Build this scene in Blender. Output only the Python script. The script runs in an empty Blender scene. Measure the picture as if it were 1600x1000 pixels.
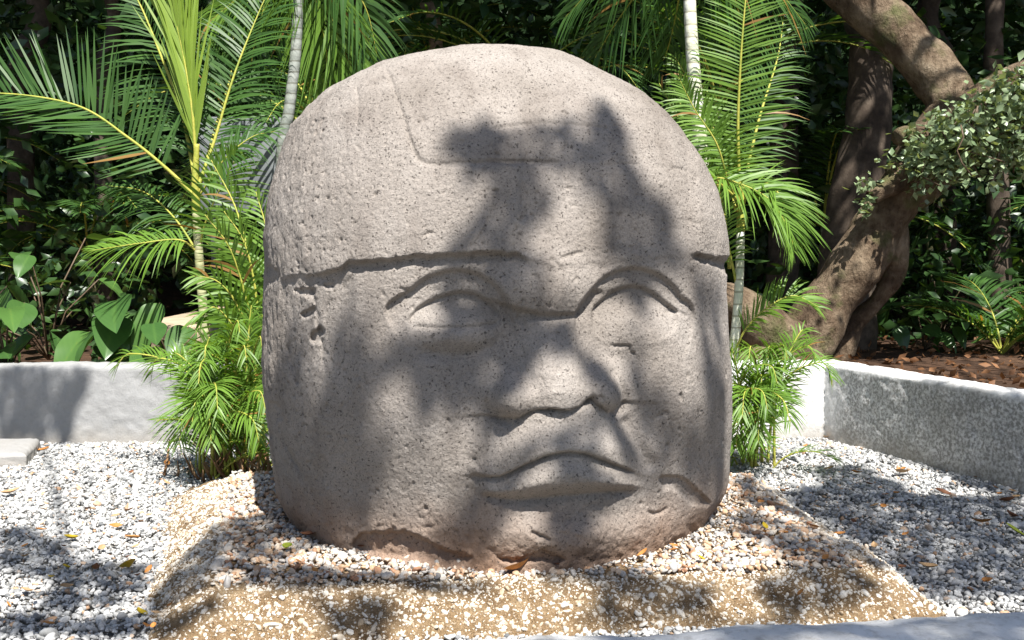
import bpy, math, random
import numpy as np
from mathutils import Vector, Matrix, Quaternion
from mathutils.bvhtree import BVHTree

random.seed(7)
RNG = np.random.default_rng(7)
SC = bpy.context.scene
COL = SC.collection
R = math.radians

# ---------------------------------------------------------------- camera, world, sun, exposure
CAM_H, HORIZON, FPX = 1.5, 385.0, 1600.0
TILT = math.atan((500.0 - HORIZON) / FPX)
cam_data = bpy.data.cameras.new('camera')
cam_data.lens, cam_data.sensor_width = 36.0, 36.0
cam_data.clip_start, cam_data.clip_end = 0.05, 500.0
cam = bpy.data.objects.new('camera', cam_data)
COL.objects.link(cam)
cam.location = (0, 0, CAM_H)
cam.rotation_euler = (math.pi / 2 - TILT, 0, 0)
SC.camera = cam

SUN_EL, SUN_AZ = R(57.0), R(19.0)          # azimuth measured from -Y (behind the camera) towards +X
SUN = np.array([math.cos(SUN_EL) * math.sin(SUN_AZ), -math.cos(SUN_EL) * math.cos(SUN_AZ), math.sin(SUN_EL)])
world = bpy.data.worlds.new('World')
SC.world = world
world.use_nodes = True
wn = world.node_tree
wn.nodes.clear()
sky = wn.nodes.new('ShaderNodeTexSky')
sky.sky_type = 'NISHITA'
sky.sun_disc = False
sky.sun_elevation = SUN_EL
sky.sun_rotation = math.pi - SUN_AZ        # Nishita: 0 = +Y, clockwise seen from above
bg = wn.nodes.new('ShaderNodeBackground')
bg.inputs['Strength'].default_value = 0.06
wo = wn.nodes.new('ShaderNodeOutputWorld')
wn.links.new(sky.outputs[0], bg.inputs[0])
wn.links.new(bg.outputs[0], wo.inputs[0])
sl = bpy.data.lights.new('sun', 'SUN')
sl.energy, sl.angle, sl.color = 5.0, R(0.55), (1.0, 0.965, 0.91)
sun = bpy.data.objects.new('sun', sl)
COL.objects.link(sun)
sun.rotation_euler = Vector(-SUN).to_track_quat('-Z', 'Y').to_euler()
SC.view_settings.view_transform = 'Standard'
SC.view_settings.look = 'None'
SC.view_settings.exposure = 1.08
SC.view_settings.gamma = 1.0
SC.view_settings.use_curve_mapping = False
SC.render.engine = 'CYCLES'
SC.cycles.max_bounces = 6
SC.cycles.transparent_max_bounces = 4

# ---------------------------------------------------------------- helpers
CT, ST = math.cos(TILT), math.sin(TILT)
def ray(px, py):
    """direction of a photo pixel with unit length along the lens axis"""
    px, py = np.asarray(px, float), np.asarray(py, float)
    a, b = (px - 800) / FPX, -(py - 500) / FPX
    return np.stack([a, CT + b * ST, -ST + b * CT], -1)
def at(px, py, Y):
    d = ray(px, py); return np.array([0, 0, CAM_H]) + d * (np.asarray(Y)[..., None] / d[..., 1:2])
def on_z(px, py, z):
    d = ray(px, py); return np.array([0, 0, CAM_H]) + d * ((z - CAM_H) / d[..., 2:3])
def proj(P):
    x, y, z = P[..., 0], P[..., 1], P[..., 2] - CAM_H
    dep = y * CT - z * ST
    return 800 + FPX * x / dep, 500 - FPX * (y * ST + z * CT) / dep
def S(x, a=0.0, b=1.0):
    t = np.clip((np.asarray(x, float) - a) / (b - a), 0, 1)
    return t * t * (3 - 2 * t)

def _hash(i, j, k, seed):
    h = (i * 374761393 + j * 668265263 + k * 2147483647 + seed * 144665) & 0xFFFFFFFF
    h = ((h ^ (h >> 13)) * 1274126177) & 0xFFFFFFFF
    h = ((h ^ (h >> 16)) * 2246822519) & 0xFFFFFFFF
    return ((h ^ (h >> 15)) & 0xFFFFFF) / float(0xFFFFFF)
def vnoise(P, scale, seed=0):
    """gradient noise, about -1..1"""
    P = np.asarray(P, float)
    Q = np.stack([.80 * P[..., 0] + .36 * P[..., 1] - .48 * P[..., 2], -.60 * P[..., 0] + .48 * P[..., 1] - .64 * P[..., 2], .80 * P[..., 1] + .60 * P[..., 2]], -1) / scale
    I = np.floor(Q).astype(np.int64); F = Q - I
    W = F * F * F * (F * (F * 6 - 15) + 10)
    out = 0
    for dx in (0, 1):
        wx = W[..., 0] if dx else 1 - W[..., 0]
        for dy in (0, 1):
            wy = W[..., 1] if dy else 1 - W[..., 1]
            for dz in (0, 1):
                wz = W[..., 2] if dz else 1 - W[..., 2]
                h = (_hash(I[..., 0] + dx, I[..., 1] + dy, I[..., 2] + dz, seed) * 16777215).astype(np.int64)
                g = ((h & 255) / 127.5 - 1) * (F[..., 0] - dx) + (((h >> 8) & 255) / 127.5 - 1) * (F[..., 1] - dy) + (((h >> 16) & 255) / 127.5 - 1) * (F[..., 2] - dz)
                out = out + wx * wy * wz * g
    return np.clip(out * 1.7, -1, 1)
def fbm(P, scale, octaves=3, seed=0):
    o, a = 0, 1.0
    for k in range(octaves):
        o = o + a * vnoise(P, scale / 2 ** k, seed + k); a *= .5
    return o
def curve(pts, n=14, closed=False):
    P = np.array(pts, float)
    if closed: Q = np.vstack([P[-1], P, P[0], P[1]])
    else: Q = np.vstack([2 * P[0] - P[1], P, 2 * P[-1] - P[-2]])
    out = []
    for i in range(1, len(Q) - 2):
        p0, p1, p2, p3 = Q[i - 1:i + 3]
        for t in np.linspace(0, 1, n, endpoint=False):
            out.append(.5 * (2 * p1 + (p2 - p0) * t + (2 * p0 - 5 * p1 + 4 * p2 - p3) * t * t + (3 * p1 - p0 - 3 * p2 + p3) * t ** 3))
    if not closed: out.append(P[-1])
    return np.array(out)

def link(name, me, mat=None, parent=None, smooth=True):
    o = bpy.data.objects.new(name, me)
    COL.objects.link(o)
    if mat is not None:
        for m in (mat if isinstance(mat, (list, tuple)) else [mat]): me.materials.append(m)
    if smooth and len(me.polygons): me.polygons.foreach_set('use_smooth', np.ones(len(me.polygons), bool))
    if parent is not None: o.parent = parent
    return o
def np_mesh(name, V, F, mi=None):
    """V (n,3); F (m,k) array of equal polygons or a list of polygons"""
    me = bpy.data.meshes.new(name)
    V = np.asarray(V, np.float32)
    if isinstance(F, np.ndarray):
        k = F.shape[1]; m = len(F)
        me.vertices.add(len(V)); me.vertices.foreach_set('co', V.ravel())
        me.loops.add(m * k); me.loops.foreach_set('vertex_index', F.astype(np.int32).ravel())
        me.polygons.add(m)
        me.polygons.foreach_set('loop_start', np.arange(0, m * k, k, dtype=np.int32))
        if mi is not None: me.polygons.foreach_set('material_index', np.asarray(mi, np.int32))
        me.update(calc_edges=True); me.validate()
    else:
        me.from_pydata(V.tolist(), [], [list(f) for f in F])
        if mi is not None: me.polygons.foreach_set('material_index', np.asarray(mi, np.int32))
        me.update()
    return me
def fcol(me, name, vals):
    """a per-vertex float attribute"""
    a = me.attributes.new(name, 'FLOAT', 'POINT'); a.data.foreach_set('value', np.asarray(vals, np.float32))
def empty(name, loc=(0, 0, 0), label=None, cat=None, group=None):
    o = bpy.data.objects.new(name, None); o.empty_display_size = .2
    COL.objects.link(o); o.location = loc
    tag(o, label, cat, group); return o
def tag(o, label=None, cat=None, group=None, kind=None):
    if label: o['label'] = label
    if cat: o['category'] = cat
    if group: o['group'] = group
    if kind: o['kind'] = kind
    return o
def grid_faces(nu, nv, wrap=False):
    i, j = np.meshgrid(np.arange(nv - 1), np.arange(nu if wrap else nu - 1), indexing='ij')
    a = i * nu + j; b = i * nu + (j + 1) % nu
    return np.stack([a, b, b + nu, a + nu], -1).reshape(-1, 4)
def tube(path, radii, n=12, noise=0.0, seed=0, nscale=.3, cap=True):
    """closed tapered tube along a path"""
    P = np.asarray(path, float); rr = np.asarray(radii, float)
    T = np.gradient(P, axis=0); T /= np.linalg.norm(T, axis=1)[:, None] + 1e-9
    up = np.array([.13, .21, 1.0]) if abs(T[0, 2]) < .9 else np.array([.2, 1.0, .1])
    V = []
    U = np.cross(T[0], up); U /= np.linalg.norm(U)
    for i in range(len(P)):
        U = U - T[i] * U.dot(T[i]); U /= np.linalg.norm(U) + 1e-9
        W = np.cross(T[i], U)
        a = np.linspace(0, 2 * np.pi, n, endpoint=False)
        V.append(P[i] + rr[i] * (np.cos(a)[:, None] * U + np.sin(a)[:, None] * W))
    V = np.array(V).reshape(-1, 3)
    if noise:
        C = np.repeat(P, n, 0); D = V - C; L = np.linalg.norm(D, axis=1)[:, None] + 1e-9
        V = C + D * (1 + noise * fbm(V, nscale, 3, seed)[:, None])
    F = grid_faces(n, len(P), True)
    if cap:
        V = np.vstack([V, P[0], P[-1]]); nv = len(V)
        base = (len(P) - 1) * n
        tri = [[(j + 1) % n, j, nv - 2, nv - 2] for j in range(n)] + [[base + j, base + (j + 1) % n, nv - 1, nv - 1] for j in range(n)]
        F = [list(f) for f in F] + [[t[0], t[1], t[2]] for t in tri]
    return V, F
def join(parts):
    """merge [(V,F),...] into one vertex/face list"""
    Vs, Fs, o = [], [], 0
    for V, F in parts:
        Vs.append(np.asarray(V)); Fs += [[int(i) + o for i in f] for f in F]; o += len(V)
    return np.vstack(Vs), Fs

# ---------------------------------------------------------------- materials
def mat(name, rough=.8, spec=.3):
    m = bpy.data.materials.new(name); m.use_nodes = True
    nt = m.node_tree; b = nt.nodes['Principled BSDF']
    b.inputs['Roughness'].default_value = rough
    b.inputs['Specular IOR Level'].default_value = spec
    return m, nt, b
def N(nt, kind, **kw):
    n = nt.nodes.new(kind)
    for k, v in kw.items():
        if k in n.inputs: n.inputs[k].default_value = v
        else: setattr(n, k, v)
    return n
def ramp(nt, src, stops, interp='LINEAR'):
    r = nt.nodes.new('ShaderNodeValToRGB'); r.color_ramp.interpolation = interp
    e = r.color_ramp.elements
    while len(e) < len(stops): e.new(.5)
    for k, (p, c) in enumerate(stops):
        e[k].position = p
        e[k].color = (*c, 1) if len(c) == 3 else c
    nt.links.new(src, r.inputs[0]); return r
def mixc(nt, fac, a, b, mode='MIX'):
    m = nt.nodes.new('ShaderNodeMix'); m.data_type = 'RGBA'; m.blend_type = mode
    for s, v in ((0, fac), (6, a), (7, b)):
        if hasattr(v, 'links') or hasattr(v, 'is_linked'): nt.links.new(v, m.inputs[s])
        else: m.inputs[s].default_value = (*v, 1) if isinstance(v, tuple) and len(v) == 3 else v
    return m.outputs[2]
def math_(nt, op, a, b=None, c=None, clamp=False):
    m = nt.nodes.new('ShaderNodeMath'); m.operation = op; m.use_clamp = clamp
    for i, v in enumerate((a, b, c)):
        if v is None: continue
        if hasattr(v, 'is_linked'): nt.links.new(v, m.inputs[i])
        else: m.inputs[i].default_value = v
    return m.outputs[0]
def bump(nt, bsdf, h, strength, dist):
    prev = bsdf.inputs['Normal'].links[0].from_socket if bsdf.inputs['Normal'].is_linked else None
    b = nt.nodes.new('ShaderNodeBump'); b.inputs['Strength'].default_value = strength; b.inputs['Distance'].default_value = dist
    nt.links.new(h, b.inputs['Height'])
    if prev: nt.links.new(prev, b.inputs['Normal'])
    nt.links.new(b.outputs[0], bsdf.inputs['Normal'])
def coords(nt, kind='Object', scale=None):
    t = nt.nodes.new('ShaderNodeTexCoord'); o = t.outputs[kind]
    if scale:
        mp = nt.nodes.new('ShaderNodeMapping'); mp.inputs['Scale'].default_value = scale
        nt.links.new(o, mp.inputs[0]); o = mp.outputs[0]
    return o
def tex(nt, kind, vec, out=0, **kw):
    n = N(nt, kind, **kw); nt.links.new(vec, n.inputs['Vector']); return n.outputs[out]

def stone_material():
    m, nt, b = mat('carved_basalt', .92, .15)
    v = coords(nt)
    big = tex(nt, 'ShaderNodeTexNoise', v, Scale=2.2, Detail=5.0, Roughness=.6)
    fine = tex(nt, 'ShaderNodeTexNoise', v, Scale=130.0, Detail=4.0, Roughness=.65)
    c = ramp(nt, big, [(.3, (.240, .212, .186)), (.5, (.315, .282, .252)), (.72, (.368, .334, .303))]).outputs[0]
    g = ramp(nt, fine, [(.28, (.60, .58, .57)), (.45, (.94, .94, .94)), (.7, (1.12, 1.11, 1.10))]).outputs[0]
    c = mixc(nt, 1.0, c, g, 'MULTIPLY')
    sk = tex(nt, 'ShaderNodeTexNoise', coords(nt, 'Object', (5.5, 5.5, .55)), Scale=1.0, Detail=5.0, Roughness=.6)
    c = mixc(nt, ramp(nt, sk, [(.50, (0, 0, 0)), (.68, (.34, .34, .34))]).outputs[0], c, (.13, .105, .088))
    # rusty soil stain towards the foot
    sep = nt.nodes.new('ShaderNodeSeparateXYZ'); nt.links.new(v, sep.inputs[0])
    n2 = tex(nt, 'ShaderNodeTexNoise', v, Scale=3.5, Detail=3.0)
    hz = math_(nt, 'MULTIPLY_ADD', n2, .34, sep.outputs[2])
    st = ramp(nt, hz, [(.26, (1, 1, 1)), (.64, (0, 0, 0))]).outputs[0]
    rust = mixc(nt, .62, c, (.30, .155, .075))
    c = mixc(nt, st, c, rust)
    # vesicles: small pits, the shade inside them painted dark
    vor = N(nt, 'ShaderNodeTexVoronoi', Scale=78.0, Randomness=1.0)
    wv = tex(nt, 'ShaderNodeTexNoise', v, 1, Scale=55.0, Detail=2.0)
    vec = mixc(nt, .030, v, wv)
    nt.links.new(vec, vor.inputs['Vector'])
    rnd = nt.nodes.new('ShaderNodeSeparateColor'); nt.links.new(vor.outputs['Color'], rnd.inputs[0])
    rad = math_(nt, 'MULTIPLY_ADD', rnd.outputs[0], .66, -.27)
    pit = math_(nt, 'SUBTRACT', rad, vor.outputs['Distance'])
    pit = ramp(nt, pit, [(0.0, (0, 0, 0)), (.07, (1, 1, 1))]).outputs[0]
    vor2 = N(nt, 'ShaderNodeTexVoronoi', Scale=175.0, Randomness=1.0); nt.links.new(vec, vor2.inputs['Vector'])
    rnd2 = nt.nodes.new('ShaderNodeSeparateColor'); nt.links.new(vor2.outputs['Color'], rnd2.inputs[0])
    pit2 = math_(nt, 'SUBTRACT', math_(nt, 'MULTIPLY_ADD', rnd2.outputs[0], .66, -.20), vor2.outputs['Distance'])
    pit2 = ramp(nt, pit2, [(0.0, (0, 0, 0)), (.1, (1, 1, 1))]).outputs[0]
    allp = math_(nt, 'MAXIMUM', pit, math_(nt, 'MULTIPLY', pit2, .55))
    c = mixc(nt, math_(nt, 'MULTIPLY', allp, .70), c, (.055, .045, .04))
    nt.links.new(c, b.inputs['Base Color'])
    bump(nt, b, math_(nt, 'MULTIPLY', allp, -1.0), .9, .012)
    mid = tex(nt, 'ShaderNodeTexNoise', v, Scale=62.0, Detail=5.0, Roughness=.7)
    bump(nt, b, mid, .8, .014)
    return m
M_STONE = stone_material()
# ---------------------------------------------------------------- the carved stone head
LEFT = np.array([(70,800),(75,770),(85,728),(95,676),(106,626),(120,572),(150,509),(180,474),(200,455),(220,446),(250,435),(300,420),(340,413),(370,411),(400,412),(420,413),(450,411),(500,410),(550,410),(600,411),(640,414),(680,419),(720,424),(760,430),(790,438),(812,452)], float)
RIGHT = np.array([(70,830),(80,868),(95,908),(110,940),(130,976),(150,1007),(180,1043),(200,1062),(230,1083),(260,1100),(300,1117),(340,1128),(380,1134),(400,1135),(450,1134),(500,1136),(560,1140),(600,1143),(650,1143),(700,1142),(740,1140),(770,1136),(790,1126),(812,1110)], float)
Z0, Z1, HX, HY = 0.10, 2.470, 0.0, 5.20
TURN = R(10)
nz = 520
tt = np.linspace(0, 1, nz)
zz = Z0 + (Z1 - Z0) * np.sin(tt * np.pi / 2) ** 1.05
nu = 1060
# angles: dense on the side that faces the path (-Y), sparse at the back
q = np.linspace(-1, 1, nu, endpoint=False)
th = -np.pi / 2 + np.pi * (.64 * q + .36 * q ** 5)
def depth_profile(z):
    s = np.where(z < .55, 1.04 - .04 * S(z, .05, .55), 1.0)
    u = np.clip((z - 1.30) / (Z1 - 1.30), 0, 1)
    return s * (1 - u ** 2.35) ** (1 / 2.35)
NEXP = 2.75
c_, s_ = np.cos(th - TURN), np.sin(th - TURN)
rad = 1 / (np.abs(c_ / 1.06) ** NEXP + np.abs(s_ / 1.02) ** NEXP) ** (1 / NEXP)
nexp = 1.85 + .90 * S(zz, .15, 1.0)
rad = 1 / (np.abs(c_[None] / 1.06) ** nexp[:, None] + np.abs(s_[None] / 1.02) ** nexp[:, None]) ** (1 / nexp[:, None])
CX0, CY0 = rad * np.cos(th), rad * np.sin(th)
dp = depth_profile(zz)
sL = np.maximum(dp, .02).copy(); sR = sL.copy(); cx = np.full(nz, -.08)
def head_base():
    X = cx[:, None] + np.where(CX0 < 0, CX0 * sL[:, None], CX0 * sR[:, None])
    Y = HY + CY0 * dp[:, None]
    Z = np.repeat(zz[:, None], nu, 1)
    return np.stack([X, Y, Z], -1)
for it in range(14):
    G = head_base(); PX, PY = proj(G)
    il, ir = PX.argmin(1), PX.argmax(1); rows = np.arange(nz)
    def want(T, py): return np.interp(py, T[:, 0], T[:, 1])
    wl, wr = want(LEFT, PY[rows, il]), want(RIGHT, PY[rows, ir])
    ys = G[rows, il, 1]; xl = (wl - 800) / FPX * (G[rows, il, 1] * CT - (zz - CAM_H) * ST)
    xr = (wr - 800) / FPX * (G[rows, ir, 1] * CT - (zz - CAM_H) * ST)
    mid_t = np.clip((zz - 1.9) / (Z1 - 1.9), 0, 1)
    mid = (1 - mid_t) * -.08 + mid_t * (.5 * (xl + xr))
    k = np.ones(21) / 21
    pad = lambda a: np.convolve(np.pad(a, 10, mode='edge'), k, 'valid')
    nl = sL * np.clip((mid - xl), .01, 3) / np.clip(cx - G[rows, il, 0], .01, 3)
    nr = sR * np.clip((xr - mid), .01, 3) / np.clip(G[rows, ir, 0] - cx, .01, 3)
    low = zz < .34                                     # below: the foot curves in
    iz = int(np.argmax(~low))
    f = .86 + .14 * S(zz[:iz], -.02, .34)
    nl[:iz], nr[:iz] = nl[iz] * f, nr[iz] * f
    sL, sR, cx = np.clip(nl, .005, 3), np.clip(nr, .005, 3), mid
if True:
    w = S(tt, .97, .9)
G = head_base()
PX, PY = proj(G)
# outward directions of the base surface
du = np.roll(G, -1, 1) - np.roll(G, 1, 1); dv = np.gradient(G, axis=0)
NB = np.cross(du, dv); NB /= np.linalg.norm(NB, axis=2)[..., None] + 1e-9
front = S(-NB[..., 1], -.05, .18)
FWD = np.array([math.sin(TURN) * .8, -math.cos(TURN), .0])

fx, fy, fs = PX.ravel(), PY.ravel(), front.ravel()
sel = np.where(fs > 0)[0]
sx, sy = fx[sel], fy[sel]
def seg_dist(C, mx=40):
    """distance of every sculpted vertex to a dense polyline, and the position along it"""
    lo, hi = C.min(0) - mx, C.max(0) + mx
    idx = np.where((sx > lo[0]) & (sx < hi[0]) & (sy > lo[1]) & (sy < hi[1]))[0]
    d = np.full(len(sx), 1e9); t = np.zeros(len(sx))
    bd = np.full(len(idx), 1e9); bt = np.zeros(len(idx)); ax, ay = sx[idx], sy[idx]
    for i in range(len(C) - 1):
        a, b = C[i], C[i + 1]; e = b - a; L = e.dot(e) + 1e-9
        u = np.clip(((ax - a[0]) * e[0] + (ay - a[1]) * e[1]) / L, 0, 1)
        dd = np.hypot(ax - a[0] - u * e[0], ay - a[1] - u * e[1])
        m = dd < bd; bd[m] = dd[m]; bt[m] = (i + u[m]) / (len(C) - 1)
    d[idx] = bd; t[idx] = bt
    return d, t
def inside(C):
    r = np.zeros(len(sx), bool); n = len(C)
    for i in range(n):
        (x1, y1), (x2, y2) = C[i], C[(i + 1) % n]
        if y1 == y2: continue
        m = ((y1 > sy) != (y2 > sy)) & (sx < (x2 - x1) * (sy - y1) / (y2 - y1) + x1)
        r ^= m
    return r
def sdist(pts, n=10, mx=60):
    C = curve(pts, n, True)
    d, _ = seg_dist(np.vstack([C, C[:1]]), mx); s = inside(C)
    return np.where(s, d, -d)
wob = lambda sc, a, seed: a * fbm(np.stack([sx, sy, 0 * sx], -1), sc, 3, seed)
def groove(pts, w, depth, taper=.12, jag=0, seed=3):
    d, t = seg_dist(curve(pts), 30)
    if jag: d = np.abs(d + wob(14, jag, seed))
    return -depth * np.exp(-(d / w) ** 2) * S(t, 0, taper) * S(1 - t, 0, taper)
def gbump(x, y, rx, ry, h, ang=0, p=1.0):
    c, s = math.cos(ang), math.sin(ang)
    u, v = ((sx - x) * c + (sy - y) * s) / rx, (-(sx - x) * s + (sy - y) * c) / ry
    return h * np.exp(-(u * u + v * v) ** p)
def line_y(pts): 
    P = np.array(pts, float); return np.interp(sx, P[:, 0], P[:, 1])
D = np.zeros(len(sx))
jx = wob(30, 3.5, 11)

# helmet: stands proud of the face above its lower band
band = line_y([(405,446),(440,437),(470,430),(510,427),(536,419),(546,407),(580,409),(640,401),(700,397),(760,394),(806,396),(822,404),(860,416),(920,412),(1000,404),(1080,398),(1090,396),(1112,403),(1126,406),(1140,409)])
bs = np.interp(sx, [405,440,470,540,552,790,808,826,900,1075,1090,1112,1122,1140], [.05,.05,.35,.9,1,1,.9,.25,.10,.10,.8,.85,.9,1])
jb = wob(16, 2.2, 5)
up = S((band + jb - sy), -3.5, 3.5)
D += .035 * bs * up
D += -.012 * bs * np.exp(-((sy - band - jb - 7) / 6) ** 2)
# carved panel on the helmet and faint lines
D += groove([(590,108),(606,116),(618,150),(632,195),(644,232),(658,253),(690,257),(760,256),(830,255),(882,257)], 4.0, .014, .05, 1.2)
pan = sdist([(600,100),(618,150),(632,195),(645,238),(662,254),(760,256),(880,256),(960,240),(1000,160),(930,95),(800,60),(650,75)], 8)
D += -.006 * S(pan, -3, 5)
D += groove([(760,205),(800,198),(850,194),(905,196),(960,202)], 3.5, .007)
D += groove([(868,206),(880,212),(884,228),(876,238)], 3, .007)
D += groove([(558,135),(561,165),(559,205)], 3, .007) + groove([(672,98),(690,118),(702,132)], 3.5, .008)
D += groove([(735,88),(742,108),(748,120)], 3.5, .006) + groove([(560,110),(590,106),(640,112)], 4, .010)
D += groove([(775,290),(768,330),(748,372),(730,388)], 3.5, .007) + groove([(815,285),(822,325),(812,350)], 3.5, .007)
D += groove([(812,362),(808,380),(818,396)], 4, .010) + groove([(868,404),(885,400),(898,396),(910,393)], 3, .012, .2, 1)
D += groove([(940,258),(985,257),(1000,262)], 3, .006) + groove([(1045,262),(1075,268),(1092,282)], 3, .007)
D += groove([(1072,340),(1085,350),(1096,347)], 2.5, .006, .2, 1)
# brow between the eyes, overhanging the bridge of the nose
brow_bot = line_y([(770,470),(800,480),(825,487),(860,492),(895,491),(905,482),(925,455)])
D += gbump(848, 452, 78, 52, .072, 0, 1.4) * S(brow_bot - sy + wob(12, 1, 8), -5, 6)
D += gbump(850, 385, 90, 40, .018)
# eye sockets and lids
def socket(arc, low, depth, w, ytop, ybot):
    s = sdist(list(arc) + list(low), 8)
    return -depth * S(s, -w * .4, w) * S(ybot - sy, 0, ybot - ytop)
La = [(606,474),(640,453),(666,434),(700,423),(733,423),(762,436),(784,458),(800,490)]
D += socket(La, [(800,540),(720,575),(640,550),(606,500)], .036, 5, 440, 570)
Ra = [(897,492),(912,464),(938,437),(970,421),(1002,419),(1032,429),(1052,446),(1066,465),(1080,474)]
D += socket(Ra, [(1085,500),(1060,560),(980,585),(905,545)], .036, 5, 440, 580)
D += groove(La, 3.4, .008, .1) + groove(Ra, 3.4, .008, .1)
Ll = [(638,505),(652,484),(680,468),(714,458),(744,460),(768,476),(784,498)]
D += socket(Ll, [(770,513),(700,516),(650,514)], .030, 4, 468, 530)
Rl = [(926,490),(944,470),(966,454),(996,448),(1022,457),(1042,474),(1060,489)]
D += socket(Rl, [(1050,520),(990,540),(935,525)], .030, 4, 462, 550)
D += groove(Ll, 3.2, .012, .1) + groove(Rl, 3.2, .012, .1)
D += gbump(712, 506, 58, 26, .036, 0, 1.3) + gbump(990, 512, 52, 32, .038, 0, 1.3)
D += groove([(638,511),(690,513),(745,511),(785,506)], 3.5, .014) + gbump(708, 530, 62, 14, .020) + groove([(650,545),(700,556),(760,545),(792,520)], 9, .016)
D += groove([(950,538),(965,541),(981,540),(983,548),(992,555)], 2.2, .016, .1, 1)
D += groove([(1040,488),(1062,488),(1076,496)], 3, .010, .15, 1)
# cheeks
D += gbump(668, 645, 80, 85, .058) + gbump(1058, 600, 58, 90, .055)
# nose
ridge = np.interp(sy, [485,510,545,580,605,640,670], [.014,.042,.095,.150,.172,.158,.10])
ncx = np.interp(sy, [485,540,600,650], [866,866,866,864])
nw = np.interp(sy, [485,530,570,610,650], [48,46,50,56,52])
nose_r = ridge * np.exp(-np.abs((sx - ncx) / nw) ** 2.6) * S(sy, 484, 505)
ala = np.maximum(gbump(800, 616, 42, 38, .160, 0, 1.4), gbump(935, 608, 36, 40, .156, -.2, 1.3))
flank = np.interp(sy, [490,560,610,650], [0,.045,.105,.115]) * np.exp(-np.abs((sx - 866) / np.interp(sy, [490,560,600,650], [54,78,98,94])) ** 2.4)
nose = (np.clip(nose_r, 0, 1) ** 4 + ala ** 4 + np.clip(flank, 0, 1) ** 4) ** .25
nbot = line_y([(755,648),(780,652),(803,650),(822,637),(850,632),(880,635),(902,627),(914,618),(926,628),(942,641),(956,640),(970,628)])
# muzzle between nose and mouth
crease = line_y([(735,738),(750,741),(778,737),(812,717),(842,702),(872,696),(902,698),(932,710),(962,723),(988,736),(1005,740)])
muz = .150 * np.exp(-(np.abs((sx - 872) / np.interp(sy, [630,660,735,790], [84,92,130,135])) ** 3.2)) * S(sy, 560, 640)
muz *= np.interp(sy, [600,640,690,740,765,800], [.84,.92,1.0,.82,.55,.30])
cut = S(nbot + wob(10, .8, 9) - sy, -3, 4)
D += np.maximum(nose * cut, muz * 1.0)
D += groove([(796,652),(806,648),(824,636),(850,632),(880,635),(902,627),(916,617)], 3.2, .013, .1, .6)
D += groove([(902,628),(912,619),(922,612)], 4.5, .018, .2) + groove([(784,580),(768,604),(764,632),(778,652),(800,655)], 8, .032) + groove([(944,572),(962,594),(971,620),(960,642),(944,645)], 8, .032)
fin = np.exp(-(np.abs((sx - 868) / 128) ** 6))
D += .026 * S(crease - sy, -2.5, 3) * S(sy, 640, 700) * fin
D += groove([(745,742),(778,738),(812,718),(842,703),(872,697),(902,699),(932,711),(962,724),(990,737)], 3.8, .020, .06, .5)
lowlip = sdist([(748,770),(752,748),(780,740),(812,722),(842,707),(872,701),(902,703),(932,715),(962,728),(992,742),(998,762),(930,764),(868,769),(800,776)], 8)
D += .048 * S(lowlip, -4, 30)
D += groove([(745,772),(795,776),(835,773),(870,769),(930,764),(992,765)], 7, .019, .1)
D += gbump(745, 742, 10, 8, -.030) + gbump(741, 762, 8, 18, -.015)
D += gbump(1000, 728, 20, 20, -.016) + groove([(966,648),(990,690),(1020,735)], 13, .026) + groove([(784,660),(760,700),(738,728)], 13, .022)
D += gbump(1022, 712, 26, 36, .018)
D += gbump(885, 828, 120, 34, .055, 0, 1.3) + gbump(790, 815, 60, 30, .012)
# broken edges round the foot of the face
def chip(pts, depth, w=4, seed=4, fade=None):
    s = sdist(pts, 5) + wob(9, 2.5, seed)
    r = -depth * S(s, -w * .5, w)
    if fade: r = r * S(fade[1] - sy, 0, fade[1] - fade[0])
    return r
D += chip([(776,866),(800,868),(822,862),(842,848),(856,856),(880,868),(862,876),(846,872),(826,874),(790,876)], .030, 4, 2)
D += groove([(820,820),(834,826),(848,832),(856,834)], 3, .02, .2, 1)
D += chip([(1026,744),(1048,742),(1075,752),(1110,786),(1085,790),(1050,764),(1034,762)], .026, 5, 6)
D += groove([(1006,795),(1020,802),(1034,798),(1044,790)], 2.6, .012, .2, 1)
D += chip([(560,838),(590,832),(640,832),(690,856),(735,870),(700,885),(560,865)], .040, 7, 7) + wob(18, .008, 77) * (sy > 820)
# the ear flap side: stepped in, cracked and chipped
cor = line_y([(0,0)]) * 0 + np.interp(sy, [405,450,600,700,800,860], [549,553,558,566,574,580])
D += -.016 * S(cor + jx - sx, -9, 12) * S(sy, 425, 445)
D += .007 * np.exp(-((sx - cor) / 9) ** 2) * S(sy, 425, 460)
D += chip([(462,452),(485,450),(496,456),(486,464),(470,461)], .022, 3, 21) + chip([(470,490),(492,480),(495,489),(475,498)], .025, 3, 22)
D += chip([(482,524),(498,512),(508,518),(490,537)], .028, 3, 23) + chip([(508,444),(524,443),(522,450),(510,450)], .014, 3, 24)
D += groove([(446,535),(452,560),(460,590),(464,606)], 2.6, .022, .15, 1.4) + groove([(478,425),(492,470),(500,520),(505,590)], 4, .012, .2, 2)
D += groove([(437,655),(444,690),(456,715),(468,738),(474,760)], 3.2, .022, .12, 1.5)
D += chip([(408,628),(426,628),(438,642),(442,656),(430,668),(424,686),(408,690)], .035, 4, 25)
D += chip([(408,418),(424,414),(436,432),(420,448),(408,450)], .030, 4, 26)
D += chip([(1118,405),(1140,402),(1140,430),(1126,424)], .028, 4, 27) + chip([(1084,398),(1112,401),(1098,412)], .020, 3, 28)

dfull = np.zeros(nz * nu); dfull[sel] = D * fs[sel]
G = G + dfull.reshape(nz, nu)[..., None] * FWD
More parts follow.
